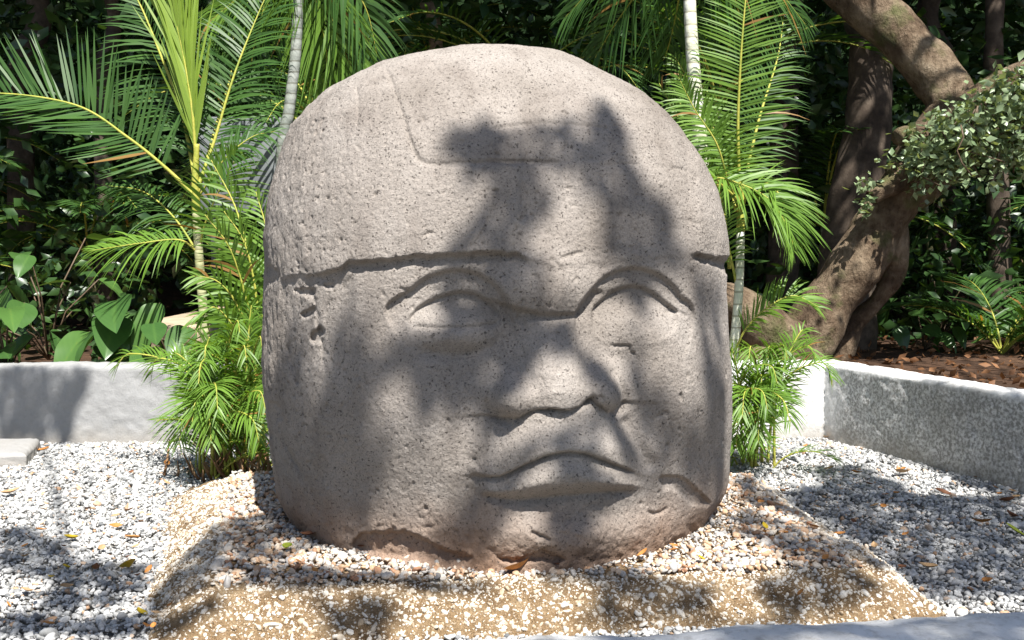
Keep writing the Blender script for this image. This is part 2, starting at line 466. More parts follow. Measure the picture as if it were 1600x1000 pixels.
# lumps, tool marks and vesicles
V0 = G.reshape(-1, 3)
n1 = fbm(V0, .42, 3, 31) * .009 + fbm(V0, .12, 3, 41) * .0026 + fbm(V0, .022, 2, 51) * .0013
leftside = S(-(V0[:, 0] + .62) * 3, 0, 1)
n1 = n1 + leftside * (fbm(V0 * np.array([1, 1, .6]), .06, 3, 61) * .006)
pv = vnoise(V0, .024, 71) * .65 + vnoise(V0, .013, 72) * .5
n1 = n1 - .0055 * S(pv, .40, .58) * (.45 + .55 * S(fbm(V0, .3, 2, 75), -.6, .5) + .5 * leftside)
pv2 = vnoise(V0, .05, 81)
n1 = n1 - .008 * S(pv2, .72, .86)
V1 = V0 + NB.reshape(-1, 3) * n1[:, None]
top = V1.reshape(nz, nu, 3)[-1].mean(0)
V1 = np.vstack([V1, top])
F1 = grid_faces(nu, nz, True)
capF = np.stack([(nz - 1) * nu + np.arange(nu), (nz - 1) * nu + (np.arange(nu) + 1) % nu, np.full(nu, nz * nu)], -1)
# vertex normals of the whole stone, so that the parts carved in it meet without a seam
def vnormals(V, Fq):
    A = np.cross(V[Fq[:, 2]] - V[Fq[:, 0]], V[Fq[:, 3]] - V[Fq[:, 1]])
    n = np.zeros_like(V)
    for k in range(4): 
        for ax in range(3): n[:, ax] += np.bincount(Fq[:, k], A[:, ax], len(V))
    return n / (np.linalg.norm(n, axis=1)[:, None] + 1e-12)
VN = vnormals(V1, F1); VN[-1] = (0, 0, 1)
# which carved part every face belongs to
part = np.zeros(nz * nu, np.int8)                      # 0 = face
ps = np.zeros(len(sx), np.int8)
helm = sy < band + jb
def inpoly(pts): return inside(curve(pts, 8, True))
ps[inpoly(La + [(790,520),(720,548),(650,535),(612,498)])] = 2
ps[inpoly(Ra + [(1080,505),(1050,545),(980,560),(915,530)])] = 3
ps[inpoly([(866,490),(905,505),(935,560),(966,600),(964,636),(944,644),(914,622),(880,637),(850,634),(822,640),(800,654),(772,646),(768,604),(800,560),(830,508)])] = 4
ps[inpoly([(802,652),(850,638),(900,632),(944,648),(975,690),(1002,732),(988,740),(932,712),(872,698),(812,719),(778,739),(748,744),(748,730),(775,690)])] = 5
ps[lowlip > 0] = 6
ps[(sx < cor + jx) & (sy > 428) & (sy < 800)] = 7
ps[helm] = 1
zband = 1.5 - (band - 385) / 1600 * 5.2
part[V0[:, 2] > 1.38] = 1
part[sel] = np.where(fs[sel] > .3, ps, part[sel])
fp = part[F1[:, 0]]
NAMES = ['face', 'helmet', 'eye', 'eye', 'nose', 'upper_lip', 'lower_lip', 'ear_flap']
head = empty('colossal_stone_head', (HX, HY - .9, 0), 'colossal carved basalt head in a close-fitting helmet, standing on the pebble mound', 'stone head')
inv = Vector(head.location)
for k, nm in enumerate(NAMES):
    fk = F1[fp == k]
    used, invx = np.unique(fk, return_inverse=True)
    Vk = V1[used]; Fk = invx.reshape(-1, 4)
    if k == 1:
        fl = [list(f) for f in capF]
        used2 = np.unique(np.concatenate([used, capF.ravel()])); lut = {}
        pos = np.searchsorted(used2, fk); Vk = V1[used2]; used = used2
        quads = pos.reshape(-1, 4); tris = np.searchsorted(used2, capF)
        me = bpy.data.meshes.new(nm)
        me.vertices.add(len(Vk)); me.vertices.foreach_set('co', Vk.astype(np.float32).ravel())
        li = np.concatenate([quads.ravel(), tris.ravel()]).astype(np.int32)
        me.loops.add(len(li)); me.loops.foreach_set('vertex_index', li)
        me.polygons.add(len(quads) + len(tris))
        me.polygons.foreach_set('loop_start', np.concatenate([np.arange(len(quads)) * 4, len(quads) * 4 + np.arange(len(tris)) * 3]).astype(np.int32))
        me.update(calc_edges=True)
    else:
        me = np_mesh(nm, Vk, Fk)
    o = link(nm, me, M_STONE, head)
    o.matrix_parent_inverse = Matrix.Translation(-inv)
    me.normals_split_custom_set_from_vertices(VN[used].astype(np.float32))
HEAD_BVH_V, HEAD_BVH_F = V1[::1], F1
# ---------------------------------------------------------------- ground, mound, walls
def simple_noise_mat(name, stops, scale=8.0, detail=6.0, rough=.9, bumps=((60.0, .5, .01),), spec=.2):
    m, nt, b = mat(name, rough, spec)
    v = coords(nt)
    n = tex(nt, 'ShaderNodeTexNoise', v, Scale=scale, Detail=detail, Roughness=.62)
    nt.links.new(ramp(nt, n, stops).outputs[0], b.inputs['Base Color'])
    for sc, st, di in bumps:
        bump(nt, b, tex(nt, 'ShaderNodeTexNoise', v, Scale=sc, Detail=4.0, Roughness=.65), st, di)
    return m
M_BED = simple_noise_mat('gravel_bed', [(.3, (.12, .115, .105)), (.7, (.26, .25, .23))], 40)
M_SOIL = simple_noise_mat('forest_soil', [(.3, (.030, .018, .012)), (.55, (.075, .042, .025)), (.8, (.13, .075, .045))], 3.5, 8, .95, ((14.0, .8, .06), (70.0, .6, .015)))
M_MATRIX = simple_noise_mat('pebbledash_cement', [(.28, (.12, .075, .038)), (.44, (.25, .165, .088)), (.6, (.34, .24, .138)), (.78, (.45, .35, .225))], 11, 9, .95, ((30.0, .8, .025), (120.0, .9, .012)))

def wall_paint():
    m, nt, b = mat('white_wall_paint', .8, .25)
    v = coords(nt)
    n = tex(nt, 'ShaderNodeTexNoise', v, Scale=2.6, Detail=7.0, Roughness=.65)
    n2 = tex(nt, 'ShaderNodeTexNoise', v, Scale=30.0, Detail=5.0, Roughness=.7)
    c = ramp(nt, n, [(.28, (.40, .39, .37)), (.46, (.62, .62, .61)), (.62, (.74, .74, .735))]).outputs[0]
    c2 = ramp(nt, n2, [(.32, (.62, .60, .57)), (.5, (1, 1, 1))]).outputs[0]
    c = mixc(nt, .7, c, c2, 'MULTIPLY')
    # the left stretch is mixed towards grey
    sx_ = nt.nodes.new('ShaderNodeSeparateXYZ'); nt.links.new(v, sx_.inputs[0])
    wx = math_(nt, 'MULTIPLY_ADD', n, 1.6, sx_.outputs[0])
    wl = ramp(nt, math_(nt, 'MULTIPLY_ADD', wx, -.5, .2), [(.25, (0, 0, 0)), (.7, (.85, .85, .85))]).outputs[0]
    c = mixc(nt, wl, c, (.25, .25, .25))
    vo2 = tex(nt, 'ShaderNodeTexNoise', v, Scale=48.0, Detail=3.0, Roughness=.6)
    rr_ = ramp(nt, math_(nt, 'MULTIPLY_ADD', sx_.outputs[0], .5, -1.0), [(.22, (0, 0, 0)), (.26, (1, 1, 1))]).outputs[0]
    gr = ramp(nt, vo2, [(.40, (.85, .85, .85)), (.62, (0, 0, 0))]).outputs[0]  # grey speckle paints the grazing sun on the right-hand run's rough face
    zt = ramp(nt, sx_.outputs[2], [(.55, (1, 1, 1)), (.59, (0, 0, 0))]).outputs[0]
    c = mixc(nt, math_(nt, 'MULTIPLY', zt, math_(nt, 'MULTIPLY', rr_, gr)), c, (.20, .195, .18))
    # soil splash along the foot of the wall
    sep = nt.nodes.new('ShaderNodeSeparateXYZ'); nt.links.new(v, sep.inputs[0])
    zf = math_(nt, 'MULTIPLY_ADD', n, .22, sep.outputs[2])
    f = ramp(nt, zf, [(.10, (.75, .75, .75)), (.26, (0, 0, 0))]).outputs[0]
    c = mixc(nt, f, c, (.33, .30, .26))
    nt.links.new(c, b.inputs['Base Color'])
    vor = tex(nt, 'ShaderNodeTexVoronoi', v, Scale=46.0, Randomness=1.0)
    bump(nt, b, vor, -.9, .03)
    bump(nt, b, n2, .5, .012)
    return m
M_WALL = wall_paint()

def sheet(name, x0, x1, y0, y1, nx, ny, zf, m, kind='structure'):
    X, Y = np.meshgrid(np.linspace(x0, x1, nx), np.linspace(y0, y1, ny))
    P = np.stack([X, Y, np.zeros_like(X)], -1); P[..., 2] = zf(P)
    o = link(name, np_mesh(name, P.reshape(-1, 3), grid_faces(nx, ny)), m)
    tag(o, kind=kind); return o
# the gravel court, and one big sheet of forest soil that rises to a bank behind
sheet('gravel_ground', -7, 6, -3, 8.2, 130, 112, lambda P: .008 * fbm(P, .5, 2, 3) - .012, M_BED)
def wall_line_y(x): return 7.85
def soil_z(P):
    x, y = P[..., 0], P[..., 1]
    court = S(y, 7.7, 8.1)
    side = S((x - 2.55) * .94 + (y - 7.87) * .35, 0.12, .35)
    up = np.maximum(court, side)
    z = -.25 + up * (.66 + .03 * fbm(P, .6, 3, 8))
    return z + S(y, 13, 24) * 1.2 + .5 * S(y, 11, 20) * fbm(P, 3.0, 3, 17)
sheet('ground', -60, 60, -40, 80, 300, 420, soil_z, M_SOIL)

M_BACKDROP = simple_noise_mat('dark_backdrop_hill', [(.3, (.006, .012, .005)), (.55, (.014, .028, .010)), (.8, (.030, .052, .018))], 1.2, 10, 1.0, ((3.0, 1.0, .5),), .05)
sheet('backdrop_hillside', -70, 70, 24.5, 80, 140, 60, lambda P: .5 + S(P[..., 1], 24.5, 52) * 24 + 1.2 * fbm(P, 3.0, 3, 19), M_BACKDROP)  # added dark rise that keeps bright sky from showing between the leaves

# ---- the mound of pebbledash on which the head stands
TOP = np.array([(-1.16, 3.98), (1.43, 4.20), (1.36, 5.9), (-1.62, 5.95)])
FOOT = np.array([(-1.38, 3.64), (1.77, 3.99), (1.52, 6.15), (-2.08, 6.1)])
MZ = .165
def ring(poly, n=110, r=.16):
    pts = []
    for i in range(4):
        p0, p1, p2 = poly[i - 1], poly[i], poly[(i + 1) % 4]
        a = p1 + (p0 - p1) / np.linalg.norm(p0 - p1) * r; c = p1 + (p2 - p1) / np.linalg.norm(p2 - p1) * r
        t = np.linspace(0, 1, 9)[:, None]
        arc = (1 - t) ** 2 * a + 2 * t * (1 - t) * p1 + t * t * c
        nxt = poly[(i + 1) % 4] + (p1 - poly[(i + 1) % 4]) / np.linalg.norm(p1 - poly[(i + 1) % 4]) * r
        s = np.linspace(0, 1, n)[1:-1, None]
        pts += [arc, c + (nxt - c) * s]
    return np.vstack(pts)
rf, rt = ring(FOOT), ring(TOP)
rings, ctr = [], TOP.mean(0)
for s in np.linspace(0, 1, 22):
    xy = rf + (rt - rf) * s
    z = MZ * math.sin(min(1, s * 1.04) * math.pi / 2) ** .85 - .02 * (1 - s)
    rings.append(np.column_stack([xy, np.full(len(xy), z)]))
for s in (.02, .06, .12, .2, .32, .5, .8, .97):
    rings.append(np.column_stack([rt + (ctr - rt) * s, np.full(len(rt), MZ - .01 * min(1, s * 10))]))
MP = np.array(rings)
nrm = MP[:, :, :2] - ctr; nrm = nrm / np.linalg.norm(nrm, axis=2)[..., None]
dn = .030 * fbm(MP, .45, 3, 5) + .010 * fbm(MP, .09, 3, 6)
dn[22:] *= .4
MP[..., :2] += nrm * dn[..., None]; MP[..., 2] += dn * .5
mound = link('pebble_mound', np_mesh('pebble_mound', MP.reshape(-1, 3), grid_faces(len(rt), len(MP), True)), M_MATRIX)
tag(mound, 'low sloping mound of ochre pebbledash cement under the stone head', 'mound')

# ---- low white walls of the enclosure: a swept section with a worn, rounded top
def wall(name, pts, thick, h, label, foot=-.05, step=.018, amp=.010, seed=1, parent=None):
    P = np.array(pts, float)
    path, nr = [], []
    for i in range(len(P) - 1):
        n = int(np.linalg.norm(P[i + 1] - P[i]) / step)
        for k in range(n): path.append(P[i] + (P[i + 1] - P[i]) * k / n)
    path.append(P[-1]); path = np.array(path)
    # mitred offsets
    def offs(d):
        out = []
        for i in range(len(P)):
            e = []
            if i > 0: e.append(P[i] - P[i - 1])
            if i < len(P) - 1: e.append(P[i + 1] - P[i])
            ns = [np.array([v[1], -v[0]]) / np.linalg.norm(v) for v in e]
            b = sum(ns); b /= np.linalg.norm(b); b /= max(.4, b.dot(ns[0]))
            out.append(P[i] + b * d)
        out = np.array(out); res = []
        for i in range(len(P) - 1):
            n = int(np.linalg.norm(P[i + 1] - P[i]) / step)
            for k in range(n): res.append(out[i] + (out[i + 1] - out[i]) * k / n)
        res.append(out[-1]); return np.array(res)
    inner, outer = offs(0), offs(-thick)
    sec = [(0, z) for z in np.linspace(foot, h - .03, 30)] + [(.006, h - .018), (.016, h - .008), (.032, h - .002), (.05, h)] + [(x, h + .004) for x in np.linspace(.07, thick - .06, 6)] + [(thick - .03, h), (thick - .008, h - .012), (thick, h - .04), (thick, h - .2), (thick, foot)]
    V = np.array([np.column_stack([inner + (outer - inner) * (o / thick), np.full(len(inner), z)]) for o, z in sec])
    nv = (inner - outer) / thick; nv = nv / np.linalg.norm(nv, axis=1)[:, None]
    d = amp * fbm(V, .30, 3, seed) + amp * .55 * fbm(V, .05, 3, seed + 9)
    V[:30, :, :2] += nv[None] * d[:30, :, None]
    V[28:42, :, 2] += (d * .9)[28:42]
    nn = len(inner); F = [list(f) for f in grid_faces(nn, len(sec))]
    F.append([k * nn for k in range(len(sec))]); F.append([k * nn + nn - 1 for k in range(len(sec) - 1, -1, -1)])
    o = link(name, np_mesh(name, V.reshape(-1, 3), F), M_WALL, parent)
    if label: tag(o, label, 'wall')
    return o
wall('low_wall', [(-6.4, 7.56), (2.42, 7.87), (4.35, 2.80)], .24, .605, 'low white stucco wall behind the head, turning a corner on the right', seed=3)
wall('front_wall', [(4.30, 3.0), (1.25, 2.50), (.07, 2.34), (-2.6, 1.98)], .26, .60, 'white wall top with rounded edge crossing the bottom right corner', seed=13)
wall('low_step', [(-5.2, 6.80), (-3.30, 6.86), (-3.46, 7.44)], .55, .10, 'low white block on the gravel at the foot of the wall', seed=23)

# ---- pebbles
def pebble_sources():
    col = bpy.data.collections.new('pebble_shapes')
    import bmesh
    for k in range(6):
        bm = bmesh.new(); bmesh.ops.create_icosphere(bm, subdivisions=2, radius=.5)
        rs = np.random.default_rng(k)
        V = np.array([v.co[:] for v in bm.verts])
        for c in range(10):                              # knock flats off the ball
            n = rs.normal(size=3); n /= np.linalg.norm(n); lim = rs.uniform(.22, .42)
            s = V @ n; V -= np.outer(np.clip(s - lim, 0, None) * .96, n)
        V *= np.array([1.0, rs.uniform(.62, .9), rs.uniform(.42, .68)])
        for v, c in zip(bm.verts, V): v.co = c
        me = bpy.data.meshes.new('pebble'); bm.to_mesh(me); bm.free()
        me.polygons.foreach_set('use_smooth', np.ones(len(me.polygons), bool))
        o = bpy.data.objects.new('pebble', me); col.objects.link(o)
    return col
PEB = pebble_sources()
def pebble_mat(name, stops):
    m, nt, b = mat(name, .75, .3)
    a = nt.nodes.new('ShaderNodeAttribute'); a.attribute_type = 'INSTANCER'; a.attribute_name = 'tone'
    c = ramp(nt, a.outputs['Fac'], stops).outputs[0]
    v = coords(nt)
    n = tex(nt, 'ShaderNodeTexNoise', v, Scale=5.0, Detail=4.0)
    c = mixc(nt, .8, c, ramp(nt, n, [(.3, (.72, .70, .68)), (.6, (1.05, 1.05, 1.05))]).outputs[0], 'MULTIPLY')
    nt.links.new(c, b.inputs['Base Color']); return m
GREY = [(0, (.10, .105, .11)), (.18, (.20, .205, .21)), (.45, (.40, .405, .40)), (.75, (.56, .56, .55)), (.9, (.62, .615, .60)), (.94, (.50, .36, .25)), (1, (.42, .26, .16))]
WARM = [(0, (.15, .145, .145)), (.25, (.33, .32, .31)), (.48, (.54, .51, .47)), (.64, (.62, .55, .46)), (.8, (.50, .35, .23)), (.93, (.42, .25, .15)), (1, (.30, .15, .09))]
PALE = [(0, (.22, .15, .09)), (.3, (.40, .31, .21)), (.6, (.56, .50, .41)), (1, (.70, .67, .61))]
def scatter(name, pts, rot, scl, tone, m, parent=None):
    me = bpy.data.meshes.new(name); me.from_pydata(np.asarray(pts).tolist(), [], [])
    for nm, ar in (('rot', rot), ('scl', scl)):
        a = me.attributes.new(nm, 'FLOAT_VECTOR', 'POINT'); a.data.foreach_set('vector', np.asarray(ar, np.float32).ravel())
    fcol(me, 'tone', tone)
    a = me.attributes.new('pick', 'INT', 'POINT'); a.data.foreach_set('value', RNG.integers(0, 6, len(pts)).astype(np.int32))
    o = link(name, me, m, parent, False); tag(o, kind='stuff')
    ng = bpy.data.node_groups.new(name, 'GeometryNodeTree')
    ng.interface.new_socket('Geometry', in_out='INPUT', socket_type='NodeSocketGeometry')
    ng.interface.new_socket('Geometry', in_out='OUTPUT', socket_type='NodeSocketGeometry')
    gi, go = ng.nodes.new('NodeGroupInput'), ng.nodes.new('NodeGroupOutput')
    ci = ng.nodes.new('GeometryNodeCollectionInfo'); ci.inputs[0].default_value = PEB; ci.inputs['Separate Children'].default_value = True
    sm = ng.nodes.new('GeometryNodeSetMaterial'); sm.inputs['Material'].default_value = m
    ip = ng.nodes.new('GeometryNodeInstanceOnPoints'); ip.inputs['Pick Instance'].default_value = True
    def attr(nm, t):
        n = ng.nodes.new('GeometryNodeInputNamedAttribute'); n.data_type = t; n.inputs['Name'].default_value = nm; return n.outputs['Attribute']
    L = ng.links.new
    L(gi.outputs[0], ip.inputs['Points']); L(ci.outputs[0], sm.inputs['Geometry']); L(sm.outputs[0], ip.inputs['Instance'])
    L(attr('pick', 'INT'), ip.inputs['Instance Index'])
    e2r = ng.nodes.new('FunctionNodeEulerToRotation'); L(attr('rot', 'FLOAT_VECTOR'), e2r.inputs[0]); L(e2r.outputs[0], ip.inputs['Rotation'])
    L(attr('scl', 'FLOAT_VECTOR'), ip.inputs['Scale']); L(ip.outputs[0], go.inputs[0])
    md = o.modifiers.new('scatter', 'NODES'); md.node_group = ng
    return o
def in_quad(xy, poly, grow=0.0):
    c = poly.mean(0); P = c + (poly - c) * (1 + grow)
    r = np.ones(len(xy), bool)
    for i in range(4):
        e = P[(i + 1) % 4] - P[i]
        r &= (e[0] * (xy[:, 1] - P[i, 1]) - e[1] * (xy[:, 0] - P[i, 0])) > 0
    return r
def rots(n, tilt=.5): return np.column_stack([RNG.normal(0, tilt, n), RNG.normal(0, tilt, n), RNG.uniform(0, 6.283, n)])
def gravel(n):
    xy = np.column_stack([RNG.uniform(-6.2, 4.4, n), RNG.uniform(2.3, 7.86, n)])
    px, py = proj(np.column_stack([xy, np.zeros(n)]))
    k = (px > -420) & (px < 1900) & (py < 1090) & ~in_quad(xy, FOOT, -.03)
    k &= ((xy[:, 0] - 2.42) * .934 + (xy[:, 1] - 7.87) * .356) < .03
    k &= xy[:, 1] < 7.56 + (xy[:, 0] + 6.4) * .0352 + .03
    xy = xy[k]; n = len(xy)
    s = RNG.gamma(5, 1 / 5, n) * .0225
    z = s * .18 + RNG.uniform(-.004, .012, n) + .008 * fbm(np.column_stack([xy, np.zeros(n)]), .5, 2, 3)
    return np.column_stack([xy, z]), rots(n), s[:, None] * RNG.uniform(.8, 1.25, (n, 3)), np.clip(RNG.beta(2.0, 1.5, n), 0, 1)
scatter('gravel', *gravel(250000), pebble_mat('grey_gravel', GREY))
def warm(n):
    xy = np.column_stack([RNG.uniform(-1.8, 1.6, n), RNG.uniform(3.9, 6.1, n)])
    xy = xy[in_quad(xy, TOP, .02)]
    c = np.array([HX, 5.3]); k = np.hypot((xy[:, 0] - .0) / .95, (xy[:, 1] - 5.2) / .95) > .93
    xy = xy[k]; n = len(xy)
    dist = np.hypot(xy[:, 0] / 1.0, (xy[:, 1] - 5.2) / 1.0); big = RNG.random(n) < .06 + .55 * S(dist, 1.02, 1.3)
    s = np.where(big, RNG.gamma(12, 1 / 12, n) * .032, RNG.gamma(9, 1 / 9, n) * .019)
    tone = np.where(big, RNG.beta(2.6, 1.5, n), RNG.beta(1.7, 2.2, n))
    return np.column_stack([xy, MZ - .004 + s * .2 + RNG.uniform(0, .008, n)]), rots(n), s[:, None] * RNG.uniform(.8, 1.2, (n, 3)), tone
scatter('mound_gravel', *warm(26000), pebble_mat('warm_gravel', WARM))
def dash(n):
    i = RNG.integers(0, 21, n); j = RNG.integers(0, len(rt), n)
    w = RNG.random((n, 2)); i2, j2 = i + 1, (j + 1) % len(rt)
    P = (MP[i, j] * (1 - w[:, :1]) + MP[i2, j] * w[:, :1]) * (1 - w[:, 1:]) + (MP[i, j2] * (1 - w[:, :1]) + MP[i2, j2] * w[:, :1]) * w[:, 1:]
    k = P[:, 1] < 5.9; P = P[k]; n = len(P)
    s = np.clip(RNG.gamma(1.7, .0072, n), .004, .044)
    out = np.column_stack([P[:, :2] - ctr, np.zeros(n)]); out /= np.linalg.norm(out, axis=1)[:, None]
    P = P + (out * .6 + [0, 0, .5]) * (s * RNG.uniform(-.42, .02, n))[:, None]
    return P, rots(n, .8), s[:, None] * RNG.uniform(.8, 1.25, (n, 3)), RNG.beta(2.6, 1.5, n)
scatter('mound_pebbles', *dash(40000), pebble_mat('pale_pebbles', PALE), mound)
# ---------------------------------------------------------------- plants
def leaf_mat(name, c0, c1, rough=.46, spec=.42, trans=.35, tint=(1.5, 1.35, .45)):
    m = bpy.data.materials.new(name); m.use_nodes = True
    nt = m.node_tree; b = nt.nodes['Principled BSDF']; out = nt.nodes['Material Output']
    b.inputs['Roughness'].default_value = rough; b.inputs['Specular IOR Level'].default_value = spec
    a = nt.nodes.new('ShaderNodeAttribute'); a.attribute_name = 'tone'
    n = tex(nt, 'ShaderNodeTexNoise', coords(nt), Scale=3.0, Detail=3.0)
    f = math_(nt, 'ADD', math_(nt, 'MULTIPLY', a.outputs['Fac'], .75), math_(nt, 'MULTIPLY', n, .35), clamp=True)
    c = ramp(nt, f, [(.1, c0), (.9, c1)]).outputs[0]
    # tone above 1 marks a dying, yellow-brown leaf
    dead = ramp(nt, math_(nt, 'SUBTRACT', a.outputs['Fac'], 1.0), [(.0, (0, 0, 0)), (.3, (1, 1, 1))]).outputs[0]
    c = mixc(nt, dead, c, (.30, .17, .05))
    nt.links.new(c, b.inputs['Base Color'])
    t = nt.nodes.new('ShaderNodeBsdfTranslucent')
    nt.links.new(mixc(nt, 1.0, c, tint, 'MULTIPLY'), t.inputs[0])
    mx = nt.nodes.new('ShaderNodeMixShader'); mx.inputs[0].default_value = trans
    nt.links.new(b.outputs[0], mx.inputs[1]); nt.links.new(t.outputs[0], mx.inputs[2]); nt.links.new(mx.outputs[0], out.inputs[0])
    return m
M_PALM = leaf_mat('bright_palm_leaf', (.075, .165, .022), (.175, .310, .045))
M_PALM_D = leaf_mat('deep_palm_leaf', (.028, .080, .020), (.075, .165, .034))  # deeper green; its dark tone also paints shade onto part-shaded fronds
M_SPEAR = leaf_mat('young_palm_leaf', (.17, .27, .035), (.27, .38, .06))
M_BROAD = leaf_mat('broad_leaf', (.030, .085, .025), (.085, .175, .040), .32, .55, .22)
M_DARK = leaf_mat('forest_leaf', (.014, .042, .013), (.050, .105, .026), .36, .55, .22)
M_VINE = leaf_mat('vine_leaf', (.09, .15, .06), (.36, .45, .26), .35, .6, .22)
def stem_mat(name, c0, c1, c2, ringscale=0, rough=.6):
    m, nt, b = mat(name, rough, .35); v = coords(nt)
    n = tex(nt, 'ShaderNodeTexNoise', v, Scale=7.0, Detail=6.0, Roughness=.65)
    c = ramp(nt, n, [(.3, c0), (.5, c1), (.7, c2)]).outputs[0]
    if ringscale:
        w = N(nt, 'ShaderNodeTexWave', bands_direction='Z', Scale=ringscale, Distortion=1.2, Detail=2.0); nt.links.new(v, w.inputs['Vector'])
        r = ramp(nt, w.outputs[1], [(.0, (.45, .42, .36)), (.10, (1, 1, 1))]).outputs[0]
        c = mixc(nt, .85, c, r, 'MULTIPLY')
        bump(nt, b, w.outputs[1], .3, .01)
    nt.links.new(c, b.inputs['Base Color'])
    bump(nt, b, tex(nt, 'ShaderNodeTexNoise', v, Scale=50.0, Detail=4.0), .4, .008)
    return m
M_RACHIS = stem_mat('palm_leaf_stalk', (.20, .26, .04), (.36, .36, .06), (.42, .38, .08))
M_CANE = stem_mat('palm_cane', (.20, .24, .10), (.38, .38, .20), (.46, .43, .28), 4.0)
M_CANE_G = stem_mat('grey_palm_cane', (.16, .18, .15), (.27, .29, .26), (.36, .37, .34), 3.6)
M_CANE_W = stem_mat('white_palm_cane', (.42, .48, .36), (.66, .66, .50), (.70, .72, .66), 3.2)
M_TWIG = stem_mat('brown_stem', (.06, .04, .025), (.11, .075, .045), (.17, .12, .08))
def bark_mat():
    m, nt, b = mat('smooth_bark', .85, .2); v = coords(nt)
    n = tex(nt, 'ShaderNodeTexNoise', v, Scale=2.4, Detail=7.0, Roughness=.68)
    n2 = tex(nt, 'ShaderNodeTexNoise', coords(nt, 'Object', (1, 1, .35)), Scale=22.0, Detail=6.0, Roughness=.7)
    c = ramp(nt, n, [(.28, (.045, .030, .020)), (.44, (.13, .092, .060)), (.58, (.27, .21, .145)), (.74, (.45, .37, .27))]).outputs[0]
    c = mixc(nt, .8, c, ramp(nt, n2, [(.3, (.5, .45, .4)), (.55, (1.05, 1.02, 1))]).outputs[0], 'MULTIPLY')
    mo = tex(nt, 'ShaderNodeTexNoise', v, Scale=3.6, Detail=5.0)
    c = mixc(nt, ramp(nt, mo, [(.54, (0, 0, 0)), (.68, (.75, .75, .75))]).outputs[0], c, (.085, .105, .030))
    nt.links.new(c, b.inputs['Base Color'])
    bump(nt, b, n2, 1.0, .05); bump(nt, b, n, .7, .12); return m
M_BARK = bark_mat()
M_TRUNK = stem_mat('forest_bark', (.035, .026, .02), (.075, .055, .04), (.13, .10, .075), 0, .9)

def unit(v): v = np.asarray(v, float); return v / (np.linalg.norm(v) + 1e-9)
def frond_mesh(path, n=44, L=.45, W=.028, up=(0, 0, 1), a0=72, a1=28, lift=.25, droop=.25, seed=0, nseg=4, bare=.16, ladder=None, dead=0.012, jitter=1.0):
    """pinnate palm leaf along a 3-D curve: (leaflets mesh data, rachis mesh data)"""
    rs = np.random.default_rng(seed)
    C = curve(path, 16) if len(path) > 2 else np.array([np.array(path[0]) + (np.array(path[1]) - path[0]) * t for t in np.linspace(0, 1, 20)])
    seg = np.r_[0, np.cumsum(np.linalg.norm(np.diff(C, axis=0), axis=1))]; tot = seg[-1]
    pos = lambda t: np.array([np.interp(t * tot, seg, C[:, k]) for k in range(3)])
    Vs, Fs, tone = [], [], []; up = unit(up)
    s = np.linspace(0, 1, nseg + 1)
    wprof = np.array([np.interp(q_, [0, .12, .35, .7, 1], [.45, .9, 1, .62, .04]) for q_ in s])
    for i in range(n):
        t = bare + (1 - bare) * (i + .5) / n
        for sg in (-1, 1):
            tj = min(.999, t + rs.normal(0, .25 / n) * jitter)
            p = pos(tj); T = unit(pos(min(1, tj + .01)) - pos(max(0, tj - .02)))
            B = unit(np.cross(T, up)); Nn = np.cross(B, T)
            a = R(a0 + (a1 - a0) * t ** 1.3 + rs.normal(0, 4) * jitter)
            prof = math.sin(math.pi * min(1, .22 + .72 * ((t - bare) / (1 - bare)))) ** .8
            l = L * max(.25, prof) * rs.uniform(.88, 1.08)
            d = unit(B * sg * math.sin(a) + T * math.cos(a) + Nn * (lift + rs.normal(0, .07) * jitter))
            dr = droop * l * rs.uniform(.7, 1.35)
            pts = p + np.outer(s * l, d) + np.outer(-(s ** 2) * dr, [0, 0, 1]) 
            wd = unit(np.cross(d, Nn) * 1.0 + Nn * sg * rs.normal(.25, .25))
            w = W * (.7 + .3 * prof) * wprof[:, None] * .5
            o = len(Vs) * 0 + sum(len(x) for x in Vs)
            Vs.append(np.vstack([pts - wd * w, pts + wd * w])); k = nseg + 1
            Fs.append(np.array([[o + j, o + j + 1, o + k + j + 1, o + k + j] for j in range(nseg)]))
            tn = np.clip(rs.normal(.5, .18), 0, 1) if rs.random() > dead else 1.4
            tone.append(np.full(2 * k, tn))
    me = np_mesh('leaflets', np.vstack(Vs), np.vstack(Fs)); fcol(me, 'tone', np.concatenate(tone))
    rad = np.linspace(1, .18, len(C)) * max(.006, .011 * tot ** .6)
    V, F = tube(C, rad, 6); mr = np_mesh('frond', V, F)
    return me, mr
def add_frond(parent, origin, path, m=None, mr=None, **kw):
    me, ra = frond_mesh([np.asarray(p, float) - origin for p in path], **kw)
    r = link('frond', ra, mr or M_RACHIS, parent)
    l = link('leaflets', me, m or M_PALM, r); l['kind'] = 'stuff'
    return r
def arc_path(base, az, el, length, sag, n=5):
    """an arching stalk: leaves the base at elevation el, bends down by sag"""
    out = [np.array(base, float)]; e = el; stp = length / n
    for k in range(n):
        out.append(out[-1] + stp * np.array([math.cos(e) * math.cos(az), math.cos(e) * math.sin(az), math.sin(e)])); e -= sag / n
    return out
def cane(parent, name, path, r0, r1, m, origin, n=10):
    C = curve(path, 10) - origin
    rr = np.linspace(r0, r1, len(C))
    V, F = tube(C, rr, n); return link(name, np_mesh(name, V, F), m, parent)
